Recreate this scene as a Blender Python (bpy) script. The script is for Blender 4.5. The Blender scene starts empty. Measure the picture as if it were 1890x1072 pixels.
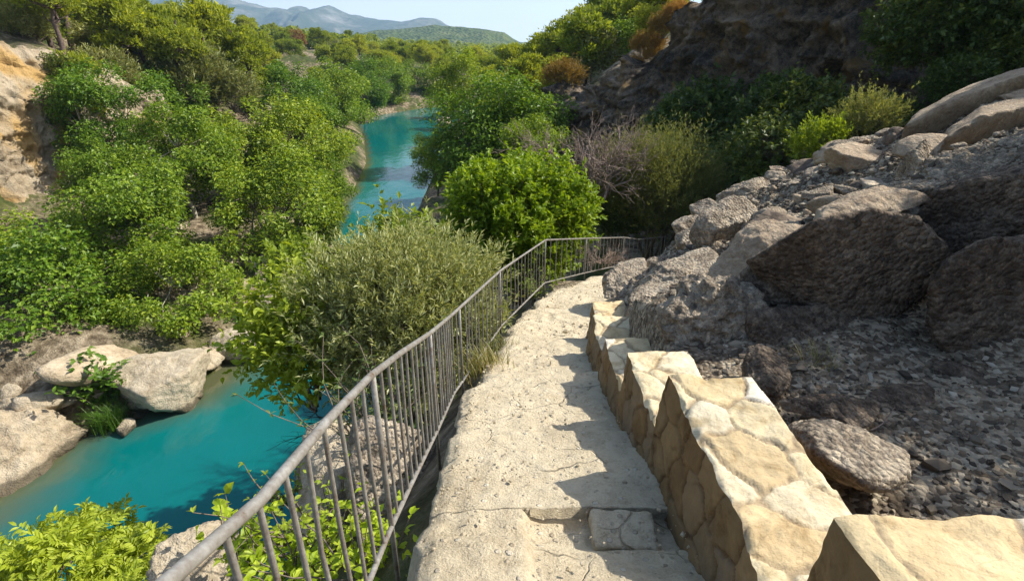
import bpy, math, random
import numpy as np
from mathutils import Vector, Matrix
rad = math.radians
S = bpy.context.scene
COL = S.collection
rng = np.random.default_rng(7)
random.seed(7)

# ------------------------------------------------------------------ camera geometry
FPX = 1000.0
PITCH = rad(24.5)
cP, sP = math.cos(PITCH), math.sin(PITCH)
def P(px, py, t):
    """a point t metres deep along the view through a photograph pixel (metres, camera at the origin)"""
    u = (px-945)/FPX; v = (536-py)/FPX
    return np.array([u*t, (cP+v*sP)*t, (-sP+v*cP)*t])
WZ = -14.0                      # water level
SUN = Vector((0.69, 0.18, 0.68)).normalized()

# ------------------------------------------------------------------ noise
def _hash(ix, iy, iz, seed):
    n = (ix.astype(np.int64)*374761393 + iy.astype(np.int64)*668265263 + iz.astype(np.int64)*1440662683 + seed*974634777) & 0xffffffff
    n = ((n ^ (n >> 13))*1274126177) & 0xffffffff
    n = ((n ^ (n >> 16))*2246822519) & 0xffffffff
    return ((n ^ (n >> 15)) & 0xffff)/32767.5-1.0
def vnoise(p, seed=0):
    i = np.floor(p).astype(np.int64); f = p-i; f = f*f*f*(f*(f*6-15)+10)
    r = 0
    for dx in (0, 1):
        wx = f[:, 0] if dx else 1-f[:, 0]
        for dy in (0, 1):
            wy = f[:, 1] if dy else 1-f[:, 1]
            for dz in (0, 1):
                wz = f[:, 2] if dz else 1-f[:, 2]
                r = r+wx*wy*wz*_hash(i[:, 0]+dx, i[:, 1]+dy, i[:, 2]+dz, seed)
    return r
def fbm(p, octv=4, seed=0, gain=.5, lac=2.07):
    a = 1; r = 0; q = np.array(p, float)
    for k in range(octv):
        r = r+a*vnoise(q, seed+k*17); q = q*lac+3.7; a *= gain
    return r
def ridged(p, octv=4, seed=0, gain=.5):
    a = 1; r = 0; q = np.array(p, float)
    for k in range(octv):
        r = r+a*(1-2*np.abs(vnoise(q, seed+k*17))); q = q*2.1+1.3; a *= gain
    return r
def sstep(a, b, x):
    t = np.clip((x-a)/(b-a), 0, 1); return t*t*(3-2*t)
def nrm(a):
    return a/np.maximum(np.linalg.norm(a, axis=-1, keepdims=True), 1e-9)

# ------------------------------------------------------------------ mesh helpers
def mesh(name, V, F, mat=None, smooth=False, attrs=None):
    V = np.ascontiguousarray(V, dtype=np.float32)
    if not isinstance(F, (list, tuple)): F = [F]
    F = [np.asarray(f, dtype=np.int32) for f in F if len(f)]
    me = bpy.data.meshes.new(name)
    me.vertices.add(len(V)); me.vertices.foreach_set('co', V.ravel())
    nl = sum(f.size for f in F); npoly = sum(len(f) for f in F)
    me.loops.add(nl); me.loops.foreach_set('vertex_index', np.concatenate([f.ravel() for f in F]))
    me.polygons.add(npoly)
    st = []; o = 0
    for f in F:
        st.append(o+np.arange(len(f))*f.shape[1]); o += f.size
    me.polygons.foreach_set('loop_start', np.concatenate(st).astype(np.int32))
    me.polygons.foreach_set('use_smooth', np.full(npoly, smooth))
    me.update(calc_edges=True)
    if attrs:
        for k, a in attrs.items():
            if a.ndim == 1:
                at = me.attributes.new(k, 'FLOAT', 'POINT'); at.data.foreach_set('value', a.astype(np.float32))
            else:
                at = me.attributes.new(k, 'FLOAT_COLOR', 'POINT')
                c = np.ones((len(a), 4), np.float32); c[:, :3] = a; at.data.foreach_set('color', c.ravel())
    if mat: me.materials.append(mat)
    return me
def link(name, me, parent=None, loc=None):
    o = bpy.data.objects.new(name, me); COL.objects.link(o)
    if parent: o.parent = parent
    if loc is not None: o.location = loc
    return o
def tag(o, label, cat, group=None):
    o['label'] = label; o['category'] = cat
    if group: o['group'] = group
    return o
def empty(name, loc, label, cat, group=None, rz=0, sc=1):
    o = bpy.data.objects.new(name, None); COL.objects.link(o); o.location = [float(q) for q in loc]
    o.rotation_euler = (0, 0, rz); o.scale = (sc, sc, sc) if not hasattr(sc, '__len__') else sc
    o.empty_display_size = .1
    return tag(o, label, cat, group)
def kind(o, k):
    o['kind'] = k; return o
def grid_faces(nu, nv):
    i = np.arange(nu-1)[:, None]*nv+np.arange(nv-1)[None]
    return np.stack([i, i+nv, i+nv+1, i+1], -1).reshape(-1, 4)

class Geo:
    def __init__(s): s.V = []; s.Q = []; s.T = []; s.n = 0
    def add(s, V, Q=None, T=None):
        if Q is not None and len(Q): s.Q.append(np.asarray(Q)+s.n)
        if T is not None and len(T): s.T.append(np.asarray(T)+s.n)
        s.V.append(np.asarray(V, float)); s.n += len(V)
    def tube(s, pts, r, sides=6, cap=True):
        pts = np.asarray(pts, float); n = len(pts); r = np.broadcast_to(r, n)
        tg = nrm(np.gradient(pts, axis=0))
        a = np.cross(tg, [0, 0, 1.0]); bad = np.linalg.norm(a, axis=1) < .15
        a[bad] = np.cross(tg[bad], [1.0, 0, 0]); a = nrm(a)
        for k in range(1, n):       # keep the frame from flipping
            if np.dot(a[k], a[k-1]) < 0: a[k] = -a[k]
        b = np.cross(tg, a)
        th = np.arange(sides)/sides*2*math.pi
        V = (pts[:, None]+r[:, None, None]*(np.cos(th)[None, :, None]*a[:, None]+np.sin(th)[None, :, None]*b[:, None])).reshape(-1, 3)
        i = np.arange(n-1)[:, None]*sides; j = np.arange(sides)[None]; j2 = (j+1) % sides
        Q = np.stack([i+j, i+j2, i+sides+j2, i+sides+j], -1).reshape(-1, 4)
        T = None
        if cap:
            V = np.vstack([V, pts[:1], pts[-1:]]); m = n*sides; jj = np.arange(sides); k2 = (jj+1) % sides
            T = np.vstack([np.stack([np.full(sides, m), k2, jj], -1), np.stack([np.full(sides, m+1), (n-1)*sides+jj, (n-1)*sides+k2], -1)])
        s.add(V, Q, T)
    def leaves(s, pos, tip, nor, L, W, fold=.25):
        """one folded diamond per leaf"""
        n = len(pos); L = np.broadcast_to(L, n)[:, None]; W = np.broadcast_to(W, n)[:, None]
        tip = nrm(tip); side = nrm(np.cross(tip, nor)); up = np.cross(side, tip)
        V = np.empty((n, 4, 3))
        V[:, 0] = pos; V[:, 1] = pos+tip*L*.5+side*W*.5+up*W*fold
        V[:, 2] = pos+tip*L-up*L*.12; V[:, 3] = pos+tip*L*.5-side*W*.5+up*W*fold
        i = np.arange(n)[:, None]*4
        T = np.concatenate([i+[0, 2, 1], i+[0, 3, 2]], 1).reshape(-1, 3)
        s.add(V.reshape(-1, 3), None, T)
    def fine_leaves(s, pos, tip, nor, L, W, fold=.15):
        """rounder leaf of six triangles for plants close to the camera"""
        n = len(pos); L = np.broadcast_to(L, n)[:, None]; W = np.broadcast_to(W, n)[:, None]
        tip = nrm(tip); side = nrm(np.cross(tip, nor)); up = np.cross(side, tip)
        V = np.empty((n, 7, 3)); e = up*W*fold
        V[:, 0] = pos; V[:, 1] = pos+tip*L*.28+side*W*.42+e; V[:, 2] = pos+tip*L*.62+side*W*.40+e; V[:, 3] = pos+tip*L-up*L*.16
        V[:, 4] = pos+tip*L*.62-side*W*.40+e; V[:, 5] = pos+tip*L*.28-side*W*.42+e; V[:, 6] = pos+tip*L*.5
        i = np.arange(n)[:, None]*7
        T = np.concatenate([i+[6, a, b] for a, b in ((1, 0), (2, 1), (3, 2), (4, 3), (5, 4), (0, 5))], 1).reshape(-1, 3)
        s.add(V.reshape(-1, 3), None, T)
    def mesh(s, name, mat, smooth=False):
        F = []
        if s.Q: F.append(np.vstack(s.Q))
        if s.T: F.append(np.vstack(s.T))
        return mesh(name, np.vstack(s.V), F, mat, smooth)

def rvec(n, r=rng):
    return nrm(r.normal(size=(n, 3)))

# ------------------------------------------------------------------ materials
def newmat(name):
    m = bpy.data.materials.new(name); m.use_nodes = True
    nt = m.node_tree; nt.nodes.clear()
    out = nt.nodes.new('ShaderNodeOutputMaterial')
    return m, nt, out
def N(nt, t, **kw):
    n = nt.nodes.new(t)
    for k, v in kw.items():
        if k in n.inputs: n.inputs[k].default_value = v
        else: setattr(n, k, v)
    return n
def ramp(nt, fac, stops, interp='LINEAR'):
    r = nt.nodes.new('ShaderNodeValToRGB'); r.color_ramp.interpolation = interp
    e = r.color_ramp.elements
    while len(e) < len(stops): e.new(.5)
    for k, (p, c) in enumerate(stops):
        e[k].position = p; e[k].color = (*c, 1) if len(c) == 3 else c
    nt.links.new(fac, r.inputs[0]); return r.outputs[0]
def mix(nt, fac, a, b, mode='MIX'):
    m = nt.nodes.new('ShaderNodeMix'); m.data_type = 'RGBA'; m.blend_type = mode
    for s_, v in ((m.inputs[0], fac), (m.inputs[6], a), (m.inputs[7], b)):
        if hasattr(v, 'is_output'): nt.links.new(v, s_)
        else: s_.default_value = v if not isinstance(v, tuple) or len(v) == 4 else (*v, 1)
    return m.outputs[2]
def noise(nt, co, scale, detail=5, rough=.55, dist=0):
    n = N(nt, 'ShaderNodeTexNoise'); n.inputs['Scale'].default_value = scale; n.inputs['Detail'].default_value = detail
    n.inputs['Roughness'].default_value = rough; n.inputs['Distortion'].default_value = dist
    nt.links.new(co, n.inputs['Vector']); return n.outputs['Fac']
def voro(nt, co, scale, feat='F1', out='Distance'):
    n = N(nt, 'ShaderNodeTexVoronoi'); n.feature = feat; n.inputs['Scale'].default_value = scale
    nt.links.new(co, n.inputs['Vector']); return n.outputs[out]
def math_(nt, op, a, b=None):
    m = nt.nodes.new('ShaderNodeMath'); m.operation = op
    for s_, v in ((m.inputs[0], a), (m.inputs[1], b)):
        if v is None: continue
        if hasattr(v, 'is_output'): nt.links.new(v, s_)
        else: s_.default_value = v
    return m.outputs[0]
def bump(nt, h, strength, dist, prev=None):
    b = N(nt, 'ShaderNodeBump'); b.inputs['Strength'].default_value = strength; b.inputs['Distance'].default_value = dist
    nt.links.new(h, b.inputs['Height'])
    if prev: nt.links.new(prev, b.inputs['Normal'])
    return b.outputs[0]
def coords(nt, which='Object'):
    if which == 'World': return N(nt, 'ShaderNodeNewGeometry').outputs['Position']
    return N(nt, 'ShaderNodeTexCoord').outputs[which]

def leaf_mat(name, lo, mid, hi, trans=.35, spread=.06, rough=.45):
    m, nt, out = newmat(name)
    g = N(nt, 'ShaderNodeNewGeometry'); oi = N(nt, 'ShaderNodeObjectInfo')
    c = ramp(nt, g.outputs['Random Per Island'], [(0, lo), (.5, mid), (1, hi)])
    hs = N(nt, 'ShaderNodeHueSaturation')
    nt.links.new(c, hs.inputs['Color'])
    h = math_(nt, 'MULTIPLY_ADD', oi.outputs['Random'], spread); nt.nodes[-1].inputs[2].default_value = .5-spread/2
    nt.links.new(h, hs.inputs['Hue'])
    v = math_(nt, 'MULTIPLY_ADD', oi.outputs['Random'], -.45); nt.nodes[-1].inputs[2].default_value = 1.2
    nt.links.new(v, hs.inputs['Value'])
    b = N(nt, 'ShaderNodeBsdfPrincipled'); b.inputs['Roughness'].default_value = rough
    b.inputs['Specular IOR Level'].default_value = .3
    nt.links.new(hs.outputs[0], b.inputs['Base Color'])
    t = N(nt, 'ShaderNodeBsdfTranslucent')
    nt.links.new(mix(nt, 1.0, hs.outputs[0], (1.35, 1.25, .5), 'MULTIPLY'), t.inputs[0])
    x = N(nt, 'ShaderNodeMixShader'); x.inputs[0].default_value = trans
    nt.links.new(b.outputs[0], x.inputs[1]); nt.links.new(t.outputs[0], x.inputs[2])
    nt.links.new(x.outputs[0], out.inputs[0]); return m

def bark_mat(name, a, b_):
    m, nt, out = newmat(name); co = coords(nt)
    c = ramp(nt, noise(nt, co, 6, 6, .6, .5), [(.3, a), (.7, b_)])
    b = N(nt, 'ShaderNodeBsdfPrincipled'); b.inputs['Roughness'].default_value = .9
    nt.links.new(c, b.inputs['Base Color'])
    nt.links.new(bump(nt, noise(nt, co, 25, 5), .6, .03), b.inputs['Normal'])
    nt.links.new(b.outputs[0], out.inputs[0]); return m

def rock_mat(name, dark, mid, light, scale=1.0, stain=None, pebble=.0, world=False, moss=None, dots=.5, wet=False):
    """weathered limestone / conglomerate: broad tone, small mottling, lichen dots, cracks"""
    m, nt, out = newmat(name); co = coords(nt, 'World' if world else 'Object')
    n1 = noise(nt, co, .9*scale, 8, .62, .4); n2 = noise(nt, co, 7*scale, 7, .65)
    n3 = noise(nt, co, 40*scale, 4, .6)
    f = math_(nt, 'ADD', math_(nt, 'MULTIPLY', n1, .45), math_(nt, 'ADD', math_(nt, 'MULTIPLY', n2, .4), math_(nt, 'MULTIPLY', n3, .25)))
    c = ramp(nt, f, [(.38, dark), (.50, mid), (.63, light)])
    # grey lichen and dark pits
    v = voro(nt, co, 14*scale)
    pit = ramp(nt, math_(nt, 'ADD', v, math_(nt, 'MULTIPLY', n2, .5)), [(.33, (1, 1, 1)), (.42, (0, 0, 0))])
    c = mix(nt, math_(nt, 'MULTIPLY', pit, .55*dots), c, tuple(q*.35 for q in dark))
    if stain:
        s_ = ramp(nt, noise(nt, co, .55*scale, 4, .5, 1.0), [(.50, (0, 0, 0)), (.60, (1, 1, 1))])
        c = mix(nt, math_(nt, 'MULTIPLY', s_, .85), c, stain)
    if moss:
        s_ = ramp(nt, noise(nt, co, 1.7*scale, 6, .6), [(.56, (0, 0, 0)), (.66, (1, 1, 1))])
        c = mix(nt, math_(nt, 'MULTIPLY', s_, .7), c, moss)
    if wet:     # the stone is dark and damp just above the water
        sx = N(nt, 'ShaderNodeSeparateXYZ'); nt.links.new(coords(nt, 'World'), sx.inputs[0])
        wl = math_(nt, 'SUBTRACT', math_(nt, 'SUBTRACT', sx.outputs[2], WZ), math_(nt, 'MULTIPLY', n2, .5))
        c = mix(nt, ramp(nt, wl, [(0, (.8, .8, .8)), (.16, (0, 0, 0))]), c, (.06, .048, .028))
    h = math_(nt, 'ADD', math_(nt, 'MULTIPLY', n2, .8), math_(nt, 'MULTIPLY', n3, .35))
    b = N(nt, 'ShaderNodeBsdfPrincipled'); b.inputs['Roughness'].default_value = .92; b.inputs['Specular IOR Level'].default_value = .25
    if pebble:
        pv = voro(nt, co, 16*scale); pc = voro(nt, co, 16*scale, out='Color')
        sep = N(nt, 'ShaderNodeSeparateColor'); nt.links.new(pc, sep.inputs[0])
        tone = ramp(nt, sep.outputs[0], [(0, (.55, .5, .48)), (.6, (1, 1, 1)), (1, (1.5, 1.42, 1.3))])
        c = mix(nt, pebble, c, mix(nt, 1.0, c, tone, 'MULTIPLY'))
        h = math_(nt, 'SUBTRACT', h, math_(nt, 'MULTIPLY', pv, 1.2*pebble))
    nt.links.new(c, b.inputs['Base Color'])
    nt.links.new(bump(nt, h, 1.0, .09/scale), b.inputs['Normal'])
    nt.links.new(b.outputs[0], out.inputs[0]); return m

M = {}
M['plane_leaf'] = leaf_mat('plane_leaf', (.085, .16, .013), (.175, .28, .020), (.31, .405, .04), .38, .04)
M['bright_leaf'] = leaf_mat('bright_leaf', (.20, .30, .012), (.30, .415, .018), (.43, .53, .05), .45, .02)
M['ash_leaf'] = leaf_mat('ash_leaf', (.20, .28, .02), (.29, .37, .03), (.38, .46, .06), .42, .02)
M['olive_leaf'] = leaf_mat('olive_leaf', (.15, .185, .055), (.29, .32, .115), (.52, .54, .30), .33, .02, .5)
M['grey_leaf'] = leaf_mat('grey_leaf', (.17, .195, .06), (.25, .265, .085), (.34, .345, .13), .3, .02, .6)
M['pine_leaf'] = leaf_mat('pine_leaf', (.17, .225, .022), (.27, .325, .03), (.38, .415, .05), .48, .03, .6)
M['dark_leaf'] = leaf_mat('dark_leaf', (.04, .07, .018), (.085, .13, .026), (.19, .24, .06), .3, .06)
M['grass_leaf'] = leaf_mat('grass_leaf', (.14, .17, .04), (.25, .24, .09), (.36, .30, .15), .3, .02)
M['fern_leaf'] = leaf_mat('fern_leaf', (.07, .15, .015), (.11, .21, .02), (.16, .27, .03), .35, .02)
M['gold_leaf'] = leaf_mat('gold_leaf', (.20, .12, .03), (.33, .20, .055), (.45, .30, .10), .3, .02)
M['rust_leaf'] = leaf_mat('rust_leaf', (.20, .09, .03), (.26, .13, .05), (.3, .17, .07), .3, .02)
M['bark'] = bark_mat('bark', (.09, .07, .05), (.24, .19, .14))
M['pale_bark'] = bark_mat('pale_bark', (.22, .19, .14), (.48, .43, .33))
M['pine_bark'] = bark_mat('pine_bark', (.06, .04, .035), (.17, .115, .09))
M['dead_wood'] = bark_mat('dead_wood', (.17, .12, .095), (.42, .32, .26))
M['black_wood'] = bark_mat('black_wood', (.012, .010, .009), (.04, .033, .028))
M['pale_rock'] = rock_mat('pale_rock', (.19, .145, .092), (.41, .335, .23), (.58, .495, .365), .6, wet=True)
M['bank_rock'] = rock_mat('bank_rock', (.16, .12, .08), (.38, .30, .20), (.54, .45, .32), .5, wet=True)
M['stain_rock'] = rock_mat('stain_rock', (.15, .11, .07), (.32, .25, .165), (.45, .37, .26), .28, stain=(.44, .27, .085))
M['grey_rock'] = rock_mat('grey_rock', (.06, .046, .035), (.235, .19, .14), (.52, .445, .34), 1.7, pebble=.6, dots=1.0)
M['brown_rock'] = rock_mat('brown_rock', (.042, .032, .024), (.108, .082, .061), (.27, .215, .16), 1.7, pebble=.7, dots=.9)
M['tan_rock'] = rock_mat('tan_rock', (.19, .135, .09), (.36, .275, .19), (.50, .40, .285), 1.3, pebble=.2)
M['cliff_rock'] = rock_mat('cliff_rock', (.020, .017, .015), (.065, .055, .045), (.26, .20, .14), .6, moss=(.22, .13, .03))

# ------------------------------------------------------------------ terrain
yk = np.array([-60, 0, 8, 13, 15.5, 17.5, 19, 23, 30, 38, 55, 70, 90, 107, 120, 135, 150, 165, 185, 6000.])
xLk = np.array([-20, -18.5, -18.6, -17.6, -17.4, -16.9, -14.2, -12.9, -13.4, -14, -16, -18.2, -23.5, -29, -29, -21, 0, 40, 110, 400.])
xRk = np.array([-4, -4, -4.3, -5.2, -5.6, -5.9, -6, -7, -8, -9, -9.5, -10, -11.5, -12, -7, 8, 36, 80, 150, 440.])
XL = lambda y: np.interp(y, yk, xLk)
XR = lambda y: np.interp(y, yk, xRk)
# railing: top rail nodes (x, y, z)
RAIL = np.array([(-.57, .15, -.60), (-.57, .64, -.82), (-.57, .92, -.94), (-.57, 1.36, -1.06), (-.57, 1.85, -1.22), (-.57, 2.39, -1.44), (-.57, 3.3, -1.83),
                 (-.57, 4.45, -2.29), (-.15, 6.78, -2.79), (.61, 9.34, -3.25), (1.65, 11.6, -4.0), (3.25, 14.94, -5.12), tuple(P(1178, 442, 16.4)), tuple(P(1228, 436.5, 17.6))])
def ZG(y):
    return np.interp(y, [-40, 0, 1.5, 4, 6.78, 9.34, 11.6, 15, 18, 22, 40], [6, -1.72, -2.14, -2.88, -3.66, -4.27, -4.98, -6.1, -7.1, -8.5, -12])
PLX = lambda y: np.interp(y, [-40, 0, 1.3, 3, 4.2, 5.2, 6.78, 9.34, 11.6, 14.94, 17.2, 19, 30], [-.5, -.5, -.50, -.45, -.40, -.28, -.06, .68, 1.72, 3.3, 4.3, 5.7, 14])
PRX = lambda y: np.interp(y, [-40, 0, 5, 6.4, 8, 9.34, 11.6, 15, 17.2, 19, 30], [1.0, 1.0, 1.0, 1.15, 1.65, 2.1, 3.1, 4.8, 6, 7.5, 17])
CLIFF = np.array([(1.5, 45), (3, 41), (6.6, 36), (9.3, 32.5), (12.5, 28.5), (15.5, 24.5), (17.5, 20), (18.5, 14), (18.5, 5), (17, -6), (14, -22)], float)
CTOP = np.array([-8, -3, -1.5, 2.0, 6, 10, 7.6, 9.5, 9, 9, 9])
def cliff_sd(x, y):
    """signed distance to the cliff line (positive behind it) and its top there"""
    best = np.full(x.shape, 1e9); sg = np.zeros(x.shape); tp = np.zeros(x.shape)
    for k in range(len(CLIFF)-1):
        a, b = CLIFF[k], CLIFF[k+1]; d = b-a; L2 = d@d
        t = np.clip(((x-a[0])*d[0]+(y-a[1])*d[1])/L2, 0, 1)
        qx, qy = a[0]+t*d[0]-x, a[1]+t*d[1]-y
        ds = np.hypot(qx, qy); cr = d[0]*(y-a[1])-d[1]*(x-a[0])
        m = ds < best
        best = np.where(m, ds, best); sg = np.where(m, np.sign(cr), sg); tp = np.where(m, CTOP[k]+t*(CTOP[k+1]-CTOP[k]), tp)
    return best*sg, tp
def YC(x):
    return np.interp(x, [1, 3, 4.2, 5.5, 6.8, 8.3, 10.3, 16], [9.6, 10.2, 11.6, 12.6, 12.2, 12.0, 11.7, 11.2])
def ZR(x, y):
    zg = ZG(y); up = zg+.34+.43*(x-1.25)
    flat = -2.24+.13*(x-1.5)+.12*np.maximum(x-3.2, 0)
    up = up-.42*sstep(7.8, 9.3, y)*sstep(5.0, 2.6, x)
    w = sstep(4.3, 6.3, y+(.12*(x-2)))
    z = flat*(1-w)+up*w
    z = np.where(y < 1.0, z+.25*(1.0-y), z)
    return z
def H(x, y):
    x = np.asarray(x, float); y = np.asarray(y, float)
    sh = x.shape; x = x.ravel(); y = y.ravel()
    p = np.stack([x, y, np.zeros_like(x)], 1)
    n1 = fbm(p/14, 4, 3); n2 = fbm(p/2.3, 4, 9)
    xl, xr = XL(y), XR(y)
    # left bank
    d = xl-x
    slope = np.interp(y, [0, 25, 30, 46, 52, 100, 130, 200], [.30, .30, .14, .14, .43, .36, .15, .08])
    z = WZ-.3+1.5*sstep(0, 1.8, d)+slope*np.maximum(d-1.5, 0)
    capn = 20+0*x; capf = -9.5+np.maximum(0, .13*(-x-25))
    wy = sstep(90, 160, y); cap = capn*(1-wy)+capf*wy
    cap = np.minimum(cap, np.interp(y, [0, 200, 300, 450, 1200, 6000], [99, 12, 1, -7, -10, -10]))
    z = np.minimum(z, cap)
    st = sstep(-35.5, -38.5, x)*sstep(22, 27, y)*sstep(56, 46, y)
    z = z+9.0*st
    z = z+n1*np.clip(d/12, 0, 1.4)*np.where(y < 150, .9, 1.6)+.22*n2*sstep(0, 3, d)
    left = z
    # right side floor, cliff, hill behind
    e, tp = cliff_sd(x, y)
    dr = x-xr
    fl = WZ-.3+1.3*sstep(0, 2, dr)+.28*np.maximum(dr-2, 0)
    far = WZ-.3+1.3*sstep(0, 2, dr)+np.interp(y, [50, 80], [.66, .45])*np.maximum(dr-4, 0)
    far = np.minimum(far, 16+0*x)
    wf = sstep(40, 52, y)
    fl = np.minimum(fl, -7.5)
    fl = fl*(1-wf)+far*wf
    hill = tp-.4+.45*np.clip(e-1, 0, 16)
    hill = np.minimum(hill, 24)
    wc = sstep(.2, 1.4, e)*(1-wf*sstep(3, 0, x))*sstep(85, 48, y)
    fl = np.where(wc > 0, fl*(1-wc)+np.maximum(hill, fl)*wc, fl)
    fl = fl+n1*np.clip(dr/12, 0, 1.2)+.25*n2*sstep(0, 3, dr)
    capr = np.interp(y, [0, 90, 150, 230, 600], [99, 99, 5, -8, -10])
    fl = np.minimum(fl, capr+1.5*n1)
    # the mound that carries the path and the rubble
    pl, pr = PLX(y), PRX(y); zg = ZG(y)
    dl = np.maximum(pl-x, 0)
    emb = zg-.25-1.0*np.minimum(dl, 1.9)-3.1*np.maximum(dl-1.9, 0)
    emb = emb+.30*n2*np.clip(dl, 0, 1)
    zr = ZR(x, y)-.12
    zr = zr-1.5*np.maximum(y-YC(x)-.3, 0)
    mound = np.where(x < pl, emb, np.where(x > pr+.25, zr, zg-.16))
    mound = mound-1.3*np.maximum(y-20, 0)
    mound = np.where(e > -1.5, np.minimum(mound, 30), mound)
    right = np.maximum(fl, mound)
    bed = WZ-.3-np.minimum(2.5, .6*np.minimum(np.maximum(x-xl, 0), np.maximum(xr-x, 0)))
    z = np.where(x <= xl, left, np.where(x >= xr, right, np.maximum(bed, np.where(mound > WZ, mound, -99))))
    return z.reshape(sh)

def axis(fine0, fine1, step, lo, hi, g=1.09):
    a = list(np.arange(fine0, fine1+1e-6, step))
    s_ = step
    while a[-1] < hi: s_ *= g; a.append(a[-1]+s_)
    s_ = step; b = [a[0]]
    while b[-1] > lo: s_ *= g; b.append(b[-1]-s_)
    return np.array(b[:0:-1]+a)
gx = axis(-42, 22, .35, -3500, 3500); gy = axis(-2, 60, .35, -60, 6000, 1.07)
GX, GY = np.meshgrid(gx, gy, indexing='ij')
GZ = H(GX, GY)
m, nt, out = newmat('ground')
co = coords(nt, 'World')
n1 = noise(nt, co, .18, 6, .6); n2 = noise(nt, co, 2.2, 8, .65); n3 = noise(nt, co, 14, 5, .6)
c = ramp(nt, n2, [(.35, (.07, .05, .03)), (.5, (.20, .155, .10)), (.64, (.42, .34, .235))])
g = ramp(nt, noise(nt, co, 1.1, 6, .6), [(.45, (.05, .065, .018)), (.7, (.12, .125, .035))])
c = mix(nt, ramp(nt, n1, [(.44, (0, 0, 0)), (.56, (1, 1, 1))]), c, g)
b = N(nt, 'ShaderNodeBsdfPrincipled'); b.inputs['Roughness'].default_value = .95; b.inputs['Specular IOR Level'].default_value = .2
nt.links.new(c, b.inputs['Base Color'])
nt.links.new(bump(nt, math_(nt, 'ADD', n2, math_(nt, 'MULTIPLY', n3, .5)), 1, .25), b.inputs['Normal'])
nt.links.new(b.outputs[0], out.inputs[0]); M['ground'] = m
kind(link('ground', mesh('ground', np.stack([GX, GY, GZ], -1).reshape(-1, 3), grid_faces(len(gx), len(gy)), M['ground'], True)), 'structure')

# ------------------------------------------------------------------ river
wx = np.arange(-60, 60.1, 1.0); wy_ = axis(-30, 150, 1.0, -60, 190, 1.2)
WX, WY = np.meshgrid(wx, wy_, indexing='ij')
m, nt, out = newmat('river')
co = coords(nt, 'World')
at = N(nt, 'ShaderNodeAttribute', attribute_name='shallow')
sh = math_(nt, 'ADD', at.outputs['Fac'], math_(nt, 'MULTIPLY', math_(nt, 'SUBTRACT', noise(nt, co, .35, 5, .6, .6), .5), .5))
murk = ramp(nt, noise(nt, co, .10, 3, .5, .5), [(.3, (.000, .098, .096)), (.7, (.001, .128, .124))])
c = mix(nt, ramp(nt, sh, [(.40, (0, 0, 0)), (.66, (.35, .35, .35)), (.95, (1, 1, 1))]), murk, (.085, .09, .042))
b = N(nt, 'ShaderNodeBsdfPrincipled'); b.inputs['Roughness'].default_value = .06; b.inputs['IOR'].default_value = 1.33
nt.links.new(c, b.inputs['Base Color'])
mp = N(nt, 'ShaderNodeMapping'); mp.inputs['Scale'].default_value = (1, .5, 1); nt.links.new(co, mp.inputs[0])
nt.links.new(bump(nt, math_(nt, 'ADD', noise(nt, mp.outputs[0], .9, 4, .5, .4), math_(nt, 'MULTIPLY', noise(nt, mp.outputs[0], 5, 3), .16)), .34, .12), b.inputs['Normal'])
nt.links.new(b.outputs[0], out.inputs[0]); M['river'] = m
dd = np.minimum(WX-XL(WY), XR(WY)-WX+1.0)
shal = np.clip(1-dd/np.interp(WY, [0, 26, 36, 60], [4.6, 4.6, 1.6, 1.0]), 0, 1)
kind(link('river', mesh('river', np.stack([WX, WY, np.full(WX.shape, WZ)], -1).reshape(-1, 3), grid_faces(len(wx), len(wy_)), M['river'], True, {'shallow': shal.ravel()})), 'structure')

# ------------------------------------------------------------------ far hill and mountains
def ridge(name, prof, dist, depth, base, mat, rough, seed, nx=260, ny=40):
    px = np.array([q[0] for q in prof], float); py = np.array([q[1] for q in prof], float)
    u = (px-945)/FPX; v = (536-py)/FPX
    k = dist/(cP+v*sP); xs = u*k; zs = (-sP+v*cP)*k
    x = np.linspace(xs[0], xs[-1], nx); z = np.interp(x, xs, zs)
    tt = np.linspace(-1, 1, ny)
    X, T = np.meshgrid(x, tt, indexing='ij'); Y = dist+T*depth
    fall = np.where(T < 0, 1-np.abs(T)**1.25, 1-np.abs(T)**1.6)
    p = np.stack([X.ravel(), Y.ravel(), np.zeros(X.size)], 1)
    Z = base+(z[:, None]-base)*fall
    nse = (ridged(p/(depth*.45), 5, seed)-.5).reshape(X.shape)
    Z = Z+.09*nse*(z[:, None]-base)*fall
    Z = Z+nse*rough*np.clip(1-fall, 0, 1)*np.clip(fall*4, 0, 1)*(z[:, None]-base)
    kind(link(name, mesh(name, np.stack([X, Y, Z], -1).reshape(-1, 3), grid_faces(nx, ny), mat, True)), 'structure')
def hill_mat(name, a, b_, c_, sc):
    m, nt, out = newmat(name); co = coords(nt, 'World')
    c = ramp(nt, noise(nt, co, sc, 8, .7), [(.35, a), (.5, b_), (.68, c_)])
    b = N(nt, 'ShaderNodeBsdfPrincipled'); b.inputs['Roughness'].default_value = 1; b.inputs['Specular IOR Level'].default_value = 0
    nt.links.new(c, b.inputs['Base Color']); nt.links.new(bump(nt, voro(nt, co, sc*6), 1, 6), b.inputs['Normal'])
    nt.links.new(b.outputs[0], out.inputs[0]); return m
M['hill'] = hill_mat('hill', (.045, .065, .02), (.085, .11, .03), (.15, .16, .06), .02)
M['mount'] = hill_mat('mount', (.04, .055, .03), (.09, .095, .06), (.28, .26, .23), .004)
ridge('far_hill', [(560, 95), (640, 82), (670, 60), (700, 52), (760, 49), (830, 51), (900, 55), (930, 60), (948, 72), (985, 90), (1040, 100)], 1500, 330, -9, M['hill'], .25, 4)
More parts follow.
